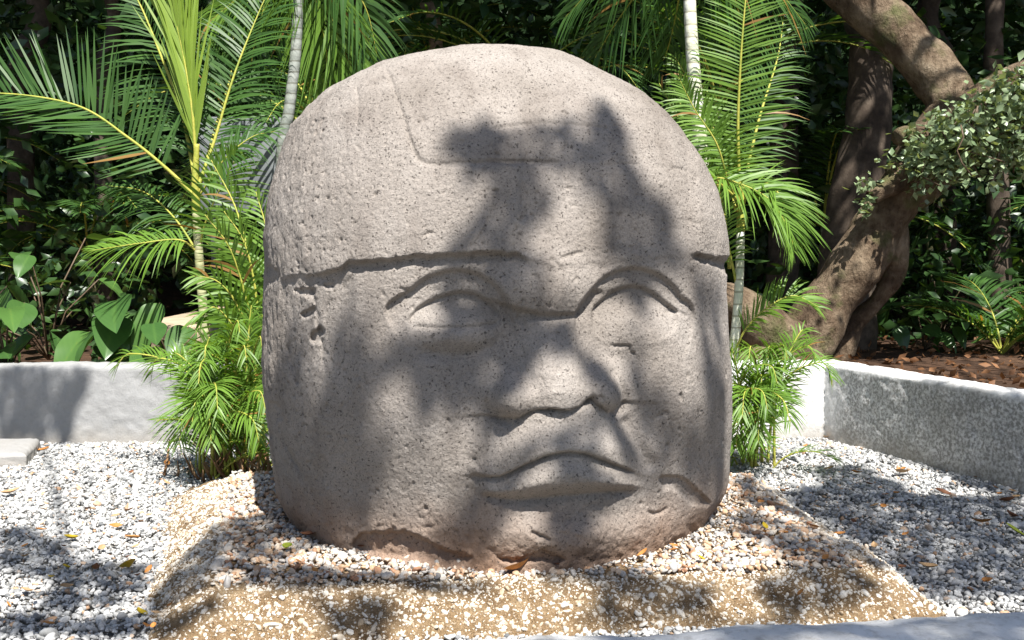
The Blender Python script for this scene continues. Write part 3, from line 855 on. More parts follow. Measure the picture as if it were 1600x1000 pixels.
def quick_palm(name, base, h, label, group, fronds=9, L=1.6, m=None, seed=0, lean=(0, 0), leaflet=.42, mc=None, r=.045, W=.03, sag=1.5, nl=30, el=(.5, 1.3)):
    rs = np.random.default_rng(seed); base = np.array(base, float)
    root = empty(name, base, label, 'palm', group)
    topp = base + [lean[0], lean[1], h]
    if h > .35: cane(root, 'trunk', [base, (base + topp) / 2 + [rs.normal(0, .04), 0, 0], topp], r, r * .8, mc or M_CANE, base)
    else: topp = base + [0, 0, .03]
    for k in range(fronds):
        az = k * 2.4 + rs.normal(0, .3); e = rs.uniform(*el)
        p = arc_path(topp, az, e, L * rs.uniform(.75, 1.15), sag * rs.uniform(.7, 1.2))
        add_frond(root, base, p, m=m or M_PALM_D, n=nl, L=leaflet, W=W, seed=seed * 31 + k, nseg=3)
    return root

# --- palm with the tall yellow-green new leaf, left
Y = 8.25
o = at(322, 540, Y); o[2] = soil_z(o) - .03
pal = empty('palm', o, 'slender palm left of the head, with a tall yellow-green unopened leaf', 'palm')
tr = [o, at(321, 530, Y), at(318, 490, Y), at(311, 400, Y), at(307, 330, Y)]
cane(pal, 'trunk', tr, .040, .034, M_CANE, o)
cane(pal, 'crownshaft', [at(307, 332, Y), at(305, 280, Y), at(308, 225, Y)], .036, .020, M_RACHIS, o)
fr = lambda *p, **k: add_frond(pal, o, [at(a, b, y) for a, b, y in p], **{**k, 'L': k['L'] * 1.02, 'W': k['W'] * .76, 'n': int(k['n'] * 1.2)})
fr((306,250,Y), (300,170,Y), (285,80,Y+.05), (255,-60,Y+.1), m=M_SPEAR, n=46, L=.95, W=.034, a0=13, a1=9, lift=.04, droop=.02, up=(0,-1,.1), seed=1, bare=.05, dead=0)
fr((308,310,Y), (262,265,Y-.05), (200,215,Y-.1), (120,165,Y-.15), (0,146,Y-.2), (-70,160,Y-.2), m=M_PALM_D, n=46, L=.62, W=.036, a0=70, a1=40, lift=.35, droop=-.02, up=(-.25,-.75,.65), seed=2)
fr((310,290,Y), (335,220,Y+.1), (365,120,Y+.2), (400,30,Y+.35), (440,-60,Y+.5), m=M_PALM_D, n=44, L=.55, W=.032, a0=70, a1=45, droop=.25, up=(-.2,-.9,.3), seed=3)
fr((310,300,Y), (335,205,Y+.3), (362,110,Y+.6), (365,40,Y+.9), m=M_PALM_D, n=40, L=.6, W=.034, up=(.3,-.8,.4), seed=4)
fr((308,300,Y), (285,180,Y+.3), (245,70,Y+.7), (215,0,Y+.9), (190,-30,Y+1), m=M_PALM_D, n=40, L=.6, W=.034, up=(-.2,-.9,.3), seed=5)
fr((312,305,Y), (350,250,Y-.1), (392,215,Y-.1), (430,205,Y-.1), m=M_PALM_D, n=32, L=.42, W=.026, up=(.1,-.5,.8), seed=6, droop=.5)
fr((312,385,Y), (322,345,Y-.1), (346,290,Y-.15), (372,240,Y-.15), m=M_PALM, n=30, L=.46, W=.028, up=(.4,-.8,.3), seed=7)
fr((310,395,Y), (280,375,Y-.1), (220,380,Y-.2), (140,392,Y-.2), m=M_PALM, n=32, L=.42, W=.026, up=(0,-.5,.85), seed=8, droop=.45)
fr((312,400,Y), (272,340,Y+.1), (225,300,Y+.2), (170,290,Y+.2), m=M_PALM_D, n=32, L=.45, W=.026, up=(0,-.4,.9), seed=9, droop=.6)

# --- bushy palm clump beside the head, left
o = at(368, 738, 6.6); o[2] = 0
cl = empty('palm_clump', o, 'bushy bright green palm clump on the gravel, left of the head', 'palm clump')
rs = np.random.default_rng(5)
tips = [(235,585,6.6),(180,575,6.8),(265,572,6.5),(255,640,6.2),(300,572,6.3),(310,600,6.1),(330,548,6.6),(345,560,6.1),(375,520,6.3),(395,490,6.6),(410,545,6.4),(395,600,6.1),(415,640,6.2),(340,640,6.0),(300,660,6.1),(370,660,5.95),(405,690,6.1),(280,690,6.3),(330,690,6.05),(360,600,6.2),(420,580,6.6),(385,560,6.2),(320,570,6.25),(290,590,6.2),(355,552,6.4)]
for k, (a, b, y) in enumerate([q_ for i_, q_ in enumerate(tips) if i_ % 4 != 3]):
    b0 = o + [rs.normal(0, .12), rs.normal(0, .08), 0]
    tip = at(a, b, y); mid_ = (b0 + tip) / 2 + [0, 0, .28 + .15 * rs.random()] + (tip - b0) * [.08, .08, 0] * -1
    add_frond(cl, o, [b0, b0 * .72 + mid_ * .28 + [0, 0, .16], mid_, tip * .75 + mid_ * .25 + [0, 0, .10], tip], m=M_PALM, n=38, L=.29, W=.0135, a0=62, a1=30, lift=.2, droop=.35, up=(0, -.35, .95), seed=50 + k, nseg=3, bare=.28)
for k in range(16):
    b0 = o + [rs.normal(0, .20), rs.normal(0, .10), 0]; az = rs.uniform(0, 6.28)
    add_frond(cl, o, arc_path(b0, az, rs.uniform(.7, 1.4), rs.uniform(.4, .75), 1.6), m=M_PALM, n=16, L=.22, W=.015, a0=55, a1=30, seed=90 + k, nseg=3, bare=.25, dead=.06)
# dry sheaths at its foot
sh = []
for k in range(60):
    b0 = o + [rs.normal(0, .17), rs.normal(-.06, .07), 0]; e = b0 + [rs.normal(0, .08), rs.normal(-.03, .06), rs.uniform(.08, .26)]
    sh.append(tube([b0 - o, (b0 + e) / 2 - o + rs.normal(0, .015, 3), e - o], [.011, .009, .003], 5))
M_DRY = stem_mat('dry_sheath', (.14, .065, .03), (.26, .14, .07), (.36, .24, .13))
ds = link('dry_sheaths', np_mesh('dry_sheaths', *join(sh)), M_DRY, cl); ds['kind'] = 'stuff'
# taller bright fronds between the clump and the head
o = at(400, 690, 7.0); o[2] = 0
p2 = empty('palm_clump', o, 'upright palm clump with long bright fronds against the left side of the head', 'palm clump')
for k, P in enumerate([[(400,560,7.0),(385,470,6.95),(360,390,6.9),(320,335,6.85)], [(405,560,7.0),(400,460,7.0),(382,380,7.0),(350,330,7.0)], [(405,560,7.0),(415,450,7.0),(418,370,7.1),(400,300,7.2)], [(400,560,7.0),(372,480,6.95),(340,440,6.9),(300,430,6.85)], [(395,560,7.0),(365,510,6.9),(335,480,6.85),(310,500,6.8)], [(405,560,7.05),(425,480,7.05),(440,400,7.1),(445,330,7.2)], [(400,560,7.05),(395,440,7.15),(370,330,7.3),(330,250,7.4)]]):
    add_frond(p2, o, [o + [rs.normal(0, .05), 0, .02]] + [at(*q_) for q_ in P], m=M_PALM, n=34, L=.36, W=.022, up=(-.3, -.8, .4), seed=130 + k, bare=.35, droop=.3)

# --- grey ringed cane behind the head, left
o = at(437, 420, 8.6); o[2] = soil_z(o)
g = empty('grey_palm', o, 'thin grey ringed palm stem rising behind the left shoulder of the head', 'palm')
cane(g, 'trunk', [o, at(440, 260, 8.6), at(452, 170, 8.6), at(463, 70, 8.6), at(467, -60, 8.6), at(468, -170, 8.6)], .050, .042, M_CANE_G, o, 12)
for k, P in enumerate([[(475,-120),(500,-30),(530,60),(560,130)], [(470,-130),(430,-40),(400,60),(385,150)], [(472,-130),(440,-60),(380,-10),(320,40)], [(472,-120),(520,-60),(570,10),(590,90)], [(470,-100),(490,0),(510,80),(505,160)]]):
    add_frond(g, o, [at(467, -165, 8.6)] + [at(a, b, 8.6 + .12 * i) for i, (a, b) in enumerate(P)], m=M_PALM_D if k % 2 else M_PALM, n=44, L=.5, W=.028, up=(.1, -.8, .5), seed=160 + k, droop=.5)

# --- palm with the large feather leaf, right of the head
Y = 8.3
o = at(1143, 560, Y); o[2] = soil_z(o) - .03
pr = empty('palm', o, 'palm right of the head with one large upright feather leaf on a yellow stalk', 'palm')
cane(pr, 'trunk', [o, at(1146, 550, Y), at(1150, 510, Y), at(1155, 440, Y), at(1157, 360, Y)], .042, .034, M_CANE_W, o)
cane(pr, 'crownshaft', [at(1157, 362, Y), at(1158, 320, Y), at(1156, 285, Y)], .036, .022, M_RACHIS, o)
fr = lambda *p, **k: add_frond(pr, o, [at(a, b, y) for a, b, y in p], **{**k, 'L': k['L'] * 1.02, 'W': k['W'] * .76, 'n': int(k['n'] * 1.2)})
fr((1156,300,Y), (1153,200,Y-.05), (1157,100,Y-.1), (1164,10,Y-.1), (1172,-60,Y-.05), m=M_PALM, n=52, L=.47, W=.026, a0=80, a1=55, lift=.15, droop=.12, up=(-.1,-1,.1), seed=201, bare=.05, jitter=.5)
fr((1158,320,Y), (1140,290,Y-.1), (1120,225,Y-.2), (1085,170,Y-.2), (1060,120,Y-.2), m=M_PALM, n=36, L=.38, W=.026, up=(-.3,-.8,.4), seed=202, droop=.35)
fr((1158,330,Y), (1150,310,Y-.15), (1120,280,Y-.3), (1150,285,Y-.4), (1200,310,Y-.5), (1235,360,Y-.5), m=M_PALM, n=36, L=.45, W=.027, up=(0,-.6,.8), seed=203, droop=.35, bare=.35)
fr((1158,330,Y), (1175,290,Y-.2), (1205,290,Y-.3), (1230,330,Y-.4), (1240,390,Y-.4), m=M_PALM, n=34, L=.42, W=.026, up=(.3,-.6,.7), seed=204, droop=.3)
fr((1150,440,Y), (1135,370,Y-.1), (1120,300,Y-.1), (1100,240,Y-.1), m=M_PALM, n=30, L=.34, W=.024, up=(-.4,-.8,.3), seed=205, droop=.4)
fr((1150,330,Y), (1130,240,Y+.3), (1090,150,Y+.5), (1055,90,Y+.6), m=M_PALM, n=34, L=.42, W=.028, up=(-.2,-.8,.5), seed=206, droop=.4)
fr((1158,310,Y), (1185,190,Y+.3), (1215,90,Y+.6), (1225,20,Y+.8), m=M_PALM_D, n=36, L=.42, W=.026, up=(.3,-.8,.4), seed=207, droop=.3)
fr((1143,560,Y), (1165,515,Y-.1), (1200,480,Y-.2), (1240,462,Y-.2), (1280,480,Y-.25), m=M_PALM, n=32, L=.34, W=.024, a0=58, a1=30, up=(0,-.5,.85), seed=208, droop=.25, bare=.25)
for k, (a, b) in enumerate([(1062,160),(1085,120),(1030,130),(1110,210)]):
    fr((1140,420,Y+.2), (1125,300,Y+.3), ((a+1130)/2,220,Y+.35), (a,b,Y+.35), m=M_PALM, n=26, L=.36, W=.026, a0=50, a1=24, up=(-.2,-.9,.2), seed=210 + k, bare=.35)
# white ringed cane
o = at(1104, 420, 8.3); o[2] = soil_z(o)
g2 = empty('white_palm', o, 'pale white-green ringed palm stem behind the right shoulder of the head', 'palm')
cane(g2, 'trunk', [o, at(1096, 260, 8.3), at(1088, 160, 8.3), at(1081, 70, 8.3), at(1077, -20, 8.3), at(1074, -170, 8.3)], .062, .045, M_CANE_W, o, 12)
for k, P in enumerate([[(1040,-100),(1000,-20),(960,40),(930,90)], [(1100,-100),(1140,-20),(1160,40),(1170,80)], [(1050,-130),(990,-60),(930,-20),(880,30)], [(1070,-100),(1060,0),(1045,70),(1030,110)], [(1090,-120),(1150,-60),(1210,-20),(1260,40)]]):
    add_frond(g2, o, [at(1074, -165, 8.3)] + [at(a, b, 8.5 + .25 * i) for i, (a, b) in enumerate(P)], m=M_PALM_D, n=40, L=.5, W=.028, up=(.1, -.8, .5), seed=260 + k, droop=.5)

# --- bushy palm clump right of the head
o = at(1172, 712, 6.9); o[2] = 0
cr = empty('palm_clump', o, 'bushy palm clump spilling over the gravel between the head and the wall corner', 'palm clump')
tips = [(1275,560,6.6),(1300,590,6.7),(1250,610,6.5),(1230,560,6.6),(1200,560,6.6),(1170,560,6.5),(1145,600,6.4),(1235,660,6.4),(1200,640,6.3),(1160,650,6.3),(1215,700,6.4),(1185,690,6.3),(1150,700,6.4),(1260,530,7.0),(1180,520,6.9),(1140,560,6.8),(1215,600,6.4),(1190,610,6.5)]
for k, (a, b, y) in enumerate([q_ for i_, q_ in enumerate(tips) if i_ % 4 != 2]):
    b0 = o + [rs.normal(-.05, .10), rs.normal(0, .06), 0]; tip = at(a, b, y)
    mid_ = (b0 + tip) / 2 + [0, 0, .24 + .15 * rs.random()] - (tip - b0) * [.08, .08, 0]
    add_frond(cr, o, [b0, b0 * .72 + mid_ * .28 + [0, 0, .15], mid_, tip * .75 + mid_ * .25 + [0, 0, .10], tip], m=M_PALM, n=38, L=.27, W=.0135, a0=62, a1=30, droop=.35, up=(0, -.35, .95), seed=300 + k, nseg=3, bare=.3)
for k in range(10):
    b0 = o + [rs.normal(-.05, .14), rs.normal(0, .08), 0]
    add_frond(cr, o, arc_path(b0, rs.uniform(0, 6.28), rs.uniform(.7, 1.4), rs.uniform(.4, .7), 1.6), m=M_PALM, n=16, L=.22, W=.015, a0=55, a1=30, seed=330 + k, nseg=3, bare=.25)

# --- the big leaning tree, right
o = at(1262, 566, 9.6); o[2] = soil_z(o) - .05
bt = empty('leaning_tree', o, 'big smooth-barked tree leaning right, its trunk bent back to the left above', 'tree')
def limb(name, pts, rads, seed, n=26, noise=.10, parent=bt, org=o, m=None):
    C = curve([at(a, b, y) for a, b, y in pts], 14) - org
    rr = np.interp(np.linspace(0, 1, len(C)), np.linspace(0, 1, len(rads)), rads)
    V, F = tube(C, rr, n, noise, seed, .45)
    return link(name, np_mesh(name, V, F), m or M_BARK, parent)
limb('trunk', [(1180,640,9.6),(1240,560,9.6),(1302,470,9.6),(1352,390,9.6),(1402,310,9.6),(1448,235,9.6),(1482,185,9.6),(1496,160,9.62)], [.38,.30,.255,.235,.225,.22,.22,.21], 1, 40, .17)
limb('limb', [(1455,240,9.6),(1488,182,9.6),(1478,140,9.65),(1440,92,9.75),(1396,46,9.85),(1350,2,9.95),(1300,-60,10.1),(1240,-160,10.3)], [.19,.235,.22,.22,.225,.235,.25,.25], 2, 32, .15)
limb('limb', [(1470,210,9.55),(1520,170,9.4),(1570,135,9.3),(1640,100,9.2),(1760,40,9.1)], [.2,.17,.15,.14,.11], 3, 20)
limb('limb', [(1380,330,9.7),(1440,300,9.8),(1500,250,9.9),(1570,200,10)], [.16,.14,.12,.09], 4, 20)
limb('buttress', [(1390,350,9.8),(1400,420,9.8),(1370,470,9.85),(1330,510,9.9),(1300,580,9.9)], [.16,.10,.08,.11,.16], 5, 20, .18)
limb('broken_stub', [(1405,265,9.35),(1400,285,9.3),(1378,298,9.25),(1362,310,9.22)], [.13,.11,.095,.07], 6, 16, .2)
limb('branch_stub', [(1440,215,9.4),(1420,210,9.3),(1402,216,9.25)], [.12,.10,.06], 7, 14, .3)
limb('surface_root', [(1250,560,9.55),(1205,530,9.4),(1165,490,9.3),(1120,470,9.2),(1050,500,9.0)], [.32,.27,.22,.17,.1], 8, 22, .16)
limb('surface_root', [(1240,580,9.5),(1180,585,9.2),(1130,600,9.0)], [.35,.25,.14], 9, 20, .16)
# climbing vine that hangs from its right limb
def in_gap(P):
    """the hole in the leaves through which the sun reaches the path slab"""
    g_ = P - SUN * ((P[:, 2] - .67) / SUN[2])[:, None]
    return (np.abs(g_[:, 0] + 3.25) < .95) & (np.abs(g_[:, 1] - 12.3) < 1.9) | (np.abs(P[:, 0] / P[:, 1] + .295) < .055) & (P[:, 2] < 1.3) & (P[:, 1] > 9.2) & (P[:, 1] < 14)
def leaf_cloud(name, P, size, m, parent=None, seed=0, hang=.5, aspect=.55, tone=None, org=None, fold=True):
    """many small leaves: each a folded, pointed blade of four triangles"""
    rs = np.random.default_rng(seed); n = len(P)
    d = rs.normal(size=(n, 3)); d[:, 2] = d[:, 2] * .6 - hang; d /= np.linalg.norm(d, axis=1)[:, None]
    u = np.cross(d, rs.normal(size=(n, 3))); u /= np.linalg.norm(u, axis=1)[:, None] + 1e-9
    w = np.cross(d, u)
    s = size * rs.uniform(.6, 1.3, n)[:, None]
    a = P; m1 = P + d * s * .45 + w * s * .04; tip = P + d * s + w * s * -.10
    l = P + d * s * .42 + u * s * aspect * .5 - w * s * .06; r_ = P + d * s * .42 - u * s * aspect * .5 - w * s * .06
    V = np.stack([a, l, tip, r_, m1], 1).reshape(-1, 3)
    if org is not None: V = V - org
    b = np.arange(n)[:, None] * 5
    F = np.concatenate([b + [0, 4, 1], b + [1, 4, 2], b + [2, 4, 3], b + [3, 4, 0]], 0)
    me = np_mesh(name, V, F)
    tn = np.clip(rs.normal(.5, .22, n), 0, 1) if tone is None else tone
    fcol(me, 'tone', np.repeat(tn, 5))
    o_ = link(name, me, m, parent, False); return o_
vn = empty('climbing_vine', at(1500, 200, 9.2), 'small-leaved climbing vine hanging in a thick mat from the right limb of the leaning tree', 'vine')
vo = np.array(vn.location)
vc = curve([at(1415,240,9.15), at(1455,225,9.1), at(1505,185,9.05), at(1550,160,9.0), at(1620,130,8.95), at(1700,110,8.9)], 20)
rsv = np.random.default_rng(12); pts = []
for k in range(230):
    t = rsv.random() ** .8; c = vc[int(t * (len(vc) - 1))]
    c = c + [0, rsv.normal(0, .16), rsv.normal(.06, .12)]; Ls = rsv.uniform(.12, .25 + .75 * t) 
    m_ = int(Ls / .022); zz_ = np.linspace(0, Ls, m_)
    pts.append(c + np.column_stack([rsv.normal(0, .035, m_) , rsv.normal(0, .035, m_), -zz_]))
pts = np.vstack(pts)
vl = leaf_cloud('vine_leaves', pts, .085, M_VINE, vn, 3, .35, .62, org=vo); vl['kind'] = 'stuff'
stv = []
for k in range(60):
    t = rsv.random(); c = vc[int(t * (len(vc) - 1))] + [0, rsv.normal(0, .12), .05]; Ls = rsv.uniform(.2, .4 + .6 * t)
    q_ = [c - vo + [rsv.normal(0, .03) * i, rsv.normal(0, .02), -Ls * i / 4] for i in range(5)]
    stv.append(tube(q_, [.007] * 5, 5))
link('vine_stems', np_mesh('vine_stems', *join(stv)), M_TWIG, vn)['kind'] = 'stuff'
small = np.vstack([at(1350 + 4 * rsv.normal(), 275 + 60 * rsv.random(), 9.15)[None] + rsv.normal(0, .03, (1, 3)) for k in range(70)] + [at(1400, 250, 9.1)[None] + rsv.normal(0, .09, (1, 3)) for k in range(50)])
link_ = leaf_cloud('vine_leaves', small, .07, M_VINE, vn, 4, .3, .6, org=vo); link_['kind'] = 'stuff'

# --- vertical forked trunk behind the leaning tree
def forest_tree(base_px, Yd, top_pts, rads, crown_c, crown_r, label, seed, n_leaf=2600, m=M_TRUNK, size=.30, name='forest_tree'):
    b = at(base_px, 480, Yd); b[2] = soil_z(b) - .1
    root = empty(name, b, label, 'tree', 'forest trees behind the enclosure')
    C = curve([b] + [at(a, c, y) for a, c, y in top_pts] + [np.array(crown_c) - [0, 0, crown_r[2] * .4]], 12) - b
    rr = np.interp(np.linspace(0, 1, len(C)), np.linspace(0, 1, len(rads)), rads)
    V, F = tube(C, rr, 16, .10, seed, .4); link('trunk', np_mesh('trunk', V, F), m, root)
    r_ = np.random.default_rng(seed); cl_ = []; br = []
    c0 = np.array(crown_c, float)
    nb = 34
    for k in range(nb):
        d = r_.normal(size=3); d /= np.linalg.norm(d); cc = c0 + d * np.array(crown_r) * r_.uniform(.35, 1.0)
        cl_.append(cc + r_.normal(0, 1, (n_leaf // nb, 3)) * [.50, .50, .30])
        e = c0 - [0, 0, crown_r[2] * .4]
        br.append(tube([e - b, (e + cc) / 2 - b + r_.normal(0, .25, 3), cc - b], [.07, .045, .015], 6))
    link('branches', np_mesh('branches', *join(br)), m, root)['kind'] = 'stuff'
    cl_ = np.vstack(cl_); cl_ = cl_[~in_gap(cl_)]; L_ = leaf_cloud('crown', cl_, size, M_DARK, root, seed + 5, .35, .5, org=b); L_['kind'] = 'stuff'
    return root
forest_tree(1322, 11.2, [(1325,400,11.2),(1340,280,11.2),(1358,180,11.2),(1362,60,11.2),(1366,-60,11.2)], [.36,.30,.27,.24,.22,.2,.15], (4.6, 9.2, 9.0), (2.9, 2.6, 1.3), 'straight dim trunk with a paler side root, just behind the leaning tree', 401)
forest_tree(690, 13.5, [(688,200,13.5),(682,80,13.5),(676,20,13.5),(672,-60,13.5)], [.12,.10,.09,.085,.08,.07], (.2, 9.8, 9.4), (2.6, 2.4, 1.2), 'thin pale brown trunk seen above the top of the head', 402, m=stem_mat('tan_bark', (.16, .11, .07), (.27, .19, .12), (.34, .26, .18)))
forest_tree(1222, 12.4, [(1225,300,12.4),(1228,100,12.4),(1232,-40,12.4)], [.20,.17,.15,.14,.12], (2.2, 10.2, 9.8), (2.8, 2.6, 1.3), 'dark trunk right of the large feather leaf', 403)
forest_tree(165, 12.8, [(162,300,12.8),(158,120,12.8),(164,-40,12.8)], [.13,.11,.10,.09,.08], (-5.2, 9.4, 9.2), (2.8, 2.6, 1.3), 'thin trunk in the shade above the broad leaves on the left', 404)
forest_tree(1470, 14.0, [(1474,300,14),(1480,120,14),(1478,-60,14)], [.2,.17,.16,.14,.12], (7.6, 10.2, 9.2), (2.9, 2.6, 1.4), 'dark trunk far behind the vine on the right', 405)
forest_tree(1565, 12.0, [(1560,300,12),(1552,150,12),(1556,-40,12)], [.14,.12,.11,.10,.09], (6.2, 13.4, 9.5), (2.8, 2.6, 1.4), 'dark trunk near the right edge of the photo', 406)
forest_tree(545, 15.0, [(548,200,15),(552,60,15),(550,-60,15)], [.17,.15,.14,.13,.11], (-3.4, 12.4, 9.9), (3.0, 2.6, 1.4), 'dark trunk in the shade right of the grey ringed palm stem', 407)
forest_tree(30, 13.6, [(34,300,13.6),(30,120,13.6),(36,-60,13.6)], [.2,.17,.16,.14,.12], (-8.2, 11.0, 9.6), (3.0, 2.6, 1.4), 'dark trunk at the left edge of the photo', 408)
forest_tree(950, 16.0, [(952,200,16),(948,60,16),(952,-60,16)], [.19,.17,.15,.14,.12], (.8, 13.8, 10.2), (3.0, 2.6, 1.4), 'dark trunk behind the right half of the helmet', 409)

# --- background palms and undergrowth
bgp = [((-6.1, 9.6), .5, 2.0, 'deep green palm with a drooping grey frond at the left edge'), ((-5.0, 12.6), 1.0, 1.8, 'palm in half shade behind the yellow-green leaf'), ((-2.2, 11.4), 2.2, 2.2, 'palm with arching fronds left of the thin pale brown trunk'),
       ((.4, 12.4), 2.8, 2.2, 'shaded palm behind the top of the head'), ((2.2, 11.2), 2.6, 2.1, 'palm with drooping fronds behind the white ringed stem'), ((3.9, 12.6), 1.4, 1.9, 'palm in a patch of sun left of the straight dim trunk'),
       ((5.6, 13.4), 2.0, 2.0, 'palm in the gap under the bent limb of the leaning tree'), ((6.6, 11.0), .2, 1.7, 'low palm fronds under the hanging vine'), ((7.6, 12.2), 1.2, 1.8, 'palm deep in shade at the right edge'), ((-7.4, 12.6), 1.8, 2.1, 'palm deep in shade at the left edge'), ((-.9, 14.6), 3.6, 2.3, 'tall dim palm far behind the head'), ((5.0, 10.4), .1, 1.3, 'small palm at the foot of the leaning tree')]
for k, ((x, y), h, L, lb) in enumerate(bgp):
    z = float(soil_z(np.array([x, y, 0.])))
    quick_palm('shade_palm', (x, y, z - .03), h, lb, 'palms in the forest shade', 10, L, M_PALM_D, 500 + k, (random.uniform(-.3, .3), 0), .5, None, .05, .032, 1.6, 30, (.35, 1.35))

def broad_leaf(L, W, bend, seed):
    rs_ = np.random.default_rng(seed); n, m_ = 15, 11; V = []
    for i in range(n):
        t = i / (n - 1); w = W * .5 * (math.sin(math.pi * min(1, t ** .72)) ** .75 if 0 < t < 1 else .02)
        for j in range(m_):
            u = (j / (m_ - 1)) * 2 - 1
            V.append((t * L, u * w, -bend * t * t * L - .22 * w * abs(u) ** 1.3 * -1 + .010 * math.sin(5 * t * math.pi + u) * abs(u) * L))
    me = np_mesh('leaf', np.array(V), grid_faces(m_, n)); b_ = rs_.uniform(.15, .7); fcol(me, 'tone', [b_ + .30 * (j == m_ // 2) + .10 * ((i + abs(j - m_ // 2)) % 2) for i in range(n) for j in range(m_)]); return me
BLEAVES = [broad_leaf(.40, .25, .25, 1), broad_leaf(.46, .30, .40, 2), broad_leaf(.36, .22, .15, 3), broad_leaf(.50, .27, .5, 4)]
for b_ in BLEAVES: b_.materials.append(M_BROAD); b_.polygons.foreach_set('use_smooth', np.ones(len(b_.polygons), bool))
def broad_plant(base, n, hr, label, seed, scale=1.0, spread=.28, group='broad-leaved plants behind the wall', face=None):
    rs_ = np.random.default_rng(seed); root = empty('broad_leaf_plant', base, label, 'plant', group); st = []
    for k in range(n):
        az = k * 2.39 + rs_.normal(0, .4); h = rs_.uniform(*hr)
        p = np.array([math.cos(az), math.sin(az), 0]) * spread * rs_.uniform(.4, 1.3) + [0, 0, h]
        st.append(tube([np.zeros(3), p * [.35, .35, .6], p], [.009, .008, .006], 6))
        o_ = bpy.data.objects.new('leaf', BLEAVES[rs_.integers(0, 4)]); COL.objects.link(o_); o_.parent = root
        o_.location = p; s_ = scale * rs_.uniform(.7, 1.15); o_.scale = (s_, s_, s_)
        a2 = az + rs_.normal(0, .5)
        if face is not None and rs_.random() < .6: a2 = face + rs_.normal(0, .7)
        o_.rotation_euler = (rs_.normal(0, .35), rs_.uniform(-.1, .75), a2)
    link('stems', np_mesh('stems', *join(st)), M_TWIG, root)
    return root
bl = [((-4.05, 8.15), 12, (.15, .75), 'pale green broad-leaved plant lit by the sun over the left wall', 1.05, .25), ((-3.15, 8.35), 12, (.1, .75), 'dark broad-leaved plant with hanging oval leaves beside the left palm', .95, .28), ((-2.75, 8.2), 9, (.1, .55), 'low broad-leaved plant just behind the left palm clump', .9, .25),
      ((-4.9, 9.0), 10, (.3, 1.1), 'tall broad-leaved plant in the shade at the left edge', .9, .4), ((-4.5, 9.9), 12, (.3, 1.3), 'shaded broad-leaved plant behind the hanging oval leaves', .8, .45),
      ((5.1, 12.2), 12, (.2, 1.0), 'broad-leaved plant in deep shade right of the leaning trunk', .95, .45), ((6.2, 12.0), 12, (.4, 1.6), 'tall broad-leaved plant with sunlit blades near the right edge', 1.1, .5), ((4.4, 10.9), 8, (.05, .4), 'small plant at the foot of the leaning trunk', .6, .25), ((7.0, 11.2), 10, (.3, 1.3), 'broad-leaved plant cut off by the right edge', 1.1, .4)]
for k, ((x, y), n, hr, lb, s_, sp) in enumerate(bl):
    broad_plant((x, y, float(soil_z(np.array([x, y, 0.]))) - .02), n, hr, lb, 600 + k, s_, sp, face=-1.57)

# plain grey panel among the palms, and the sunlit path edge beyond
def box(name, c, s, m, parent=None, bev=.008):
    import bmesh
    bm = bmesh.new(); bmesh.ops.create_cube(bm, size=1.0)
    for v in bm.verts: v.co = Vector((v.co.x * s[0], v.co.y * s[1], v.co.z * s[2])) + Vector(c)
    bmesh.ops.bevel(bm, geom=bm.edges[:], offset=bev, segments=2, affect='EDGES', profile=.5)
    me = bpy.data.meshes.new(name); bm.to_mesh(me); bm.free(); return link(name, me, m, parent)
M_GREY = simple_noise_mat('grey_board_paint', [(.3, (.13, .145, .15)), (.7, (.20, .215, .22))], 3, 5, .7, ((60.0, .15, .004),))
M_POST = simple_noise_mat('dull_metal', [(.3, (.06, .06, .06)), (.7, (.11, .11, .11))], 12, 5, .5)
c = at(380, 258, 10.2); zb = float(soil_z(c))
sg = empty('grey_signboard', (c[0], c[1], zb), 'plain grey board on posts in the shade behind the left palm', 'board')
box('board', (0, 0, c[2] - zb), (.86, .04, .94), M_GREY, sg)
for dx in (-.32, .32): box('post', (dx, .045, (c[2] - zb + .4) / 2 - .05), (.05, .05, c[2] - zb + .4), M_POST, sg)
M_PATH = simple_noise_mat('pale_path', [(.3, (.34, .25, .17)), (.7, (.52, .41, .30))], 5, 7, .9, ((40.0, .5, .02),))
pth = box('path_slab', (0, 0, 0), (1.7, 3.4, .34), M_PATH, None, .03); pth.location = (-3.25, 12.5, .50)
tag(pth, 'pale sunlit stone path slab on the forest floor behind the left palm', 'slab')

# undergrowth nobody could count: leaves in clumps, filling the dark behind
rsu = np.random.default_rng(77)
def undergrowth(name, n, x, y, zmax, size, seed, mt, thr=-.05, zmin=0.0, pw=1.3):
    P = np.column_stack([rsu.uniform(*x, n), rsu.uniform(*y, n), rsu.random(n) ** pw])
    g_ = soil_z(P); P[:, 2] = g_ + zmin + P[:, 2] * zmax
    d = fbm(P, 1.5, 3, seed); P = P[d > thr + rsu.normal(0, .12, len(P))]; P = P[~in_gap(P)]
    o_ = leaf_cloud(name, P, size, mt, None, seed, .3, .5); tag(o_, kind='stuff'); return o_
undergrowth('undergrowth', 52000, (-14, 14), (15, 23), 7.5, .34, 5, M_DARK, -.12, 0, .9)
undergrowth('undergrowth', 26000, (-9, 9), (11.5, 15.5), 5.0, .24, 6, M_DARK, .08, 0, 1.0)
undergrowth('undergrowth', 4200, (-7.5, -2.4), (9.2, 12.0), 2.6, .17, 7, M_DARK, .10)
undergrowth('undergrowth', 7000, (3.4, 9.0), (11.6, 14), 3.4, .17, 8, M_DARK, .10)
undergrowth('far_canopy', 60000, (-18, 18), (9.0, 27), 3.4, .46, 9, M_DARK, -.30, 8.0, 1.0)
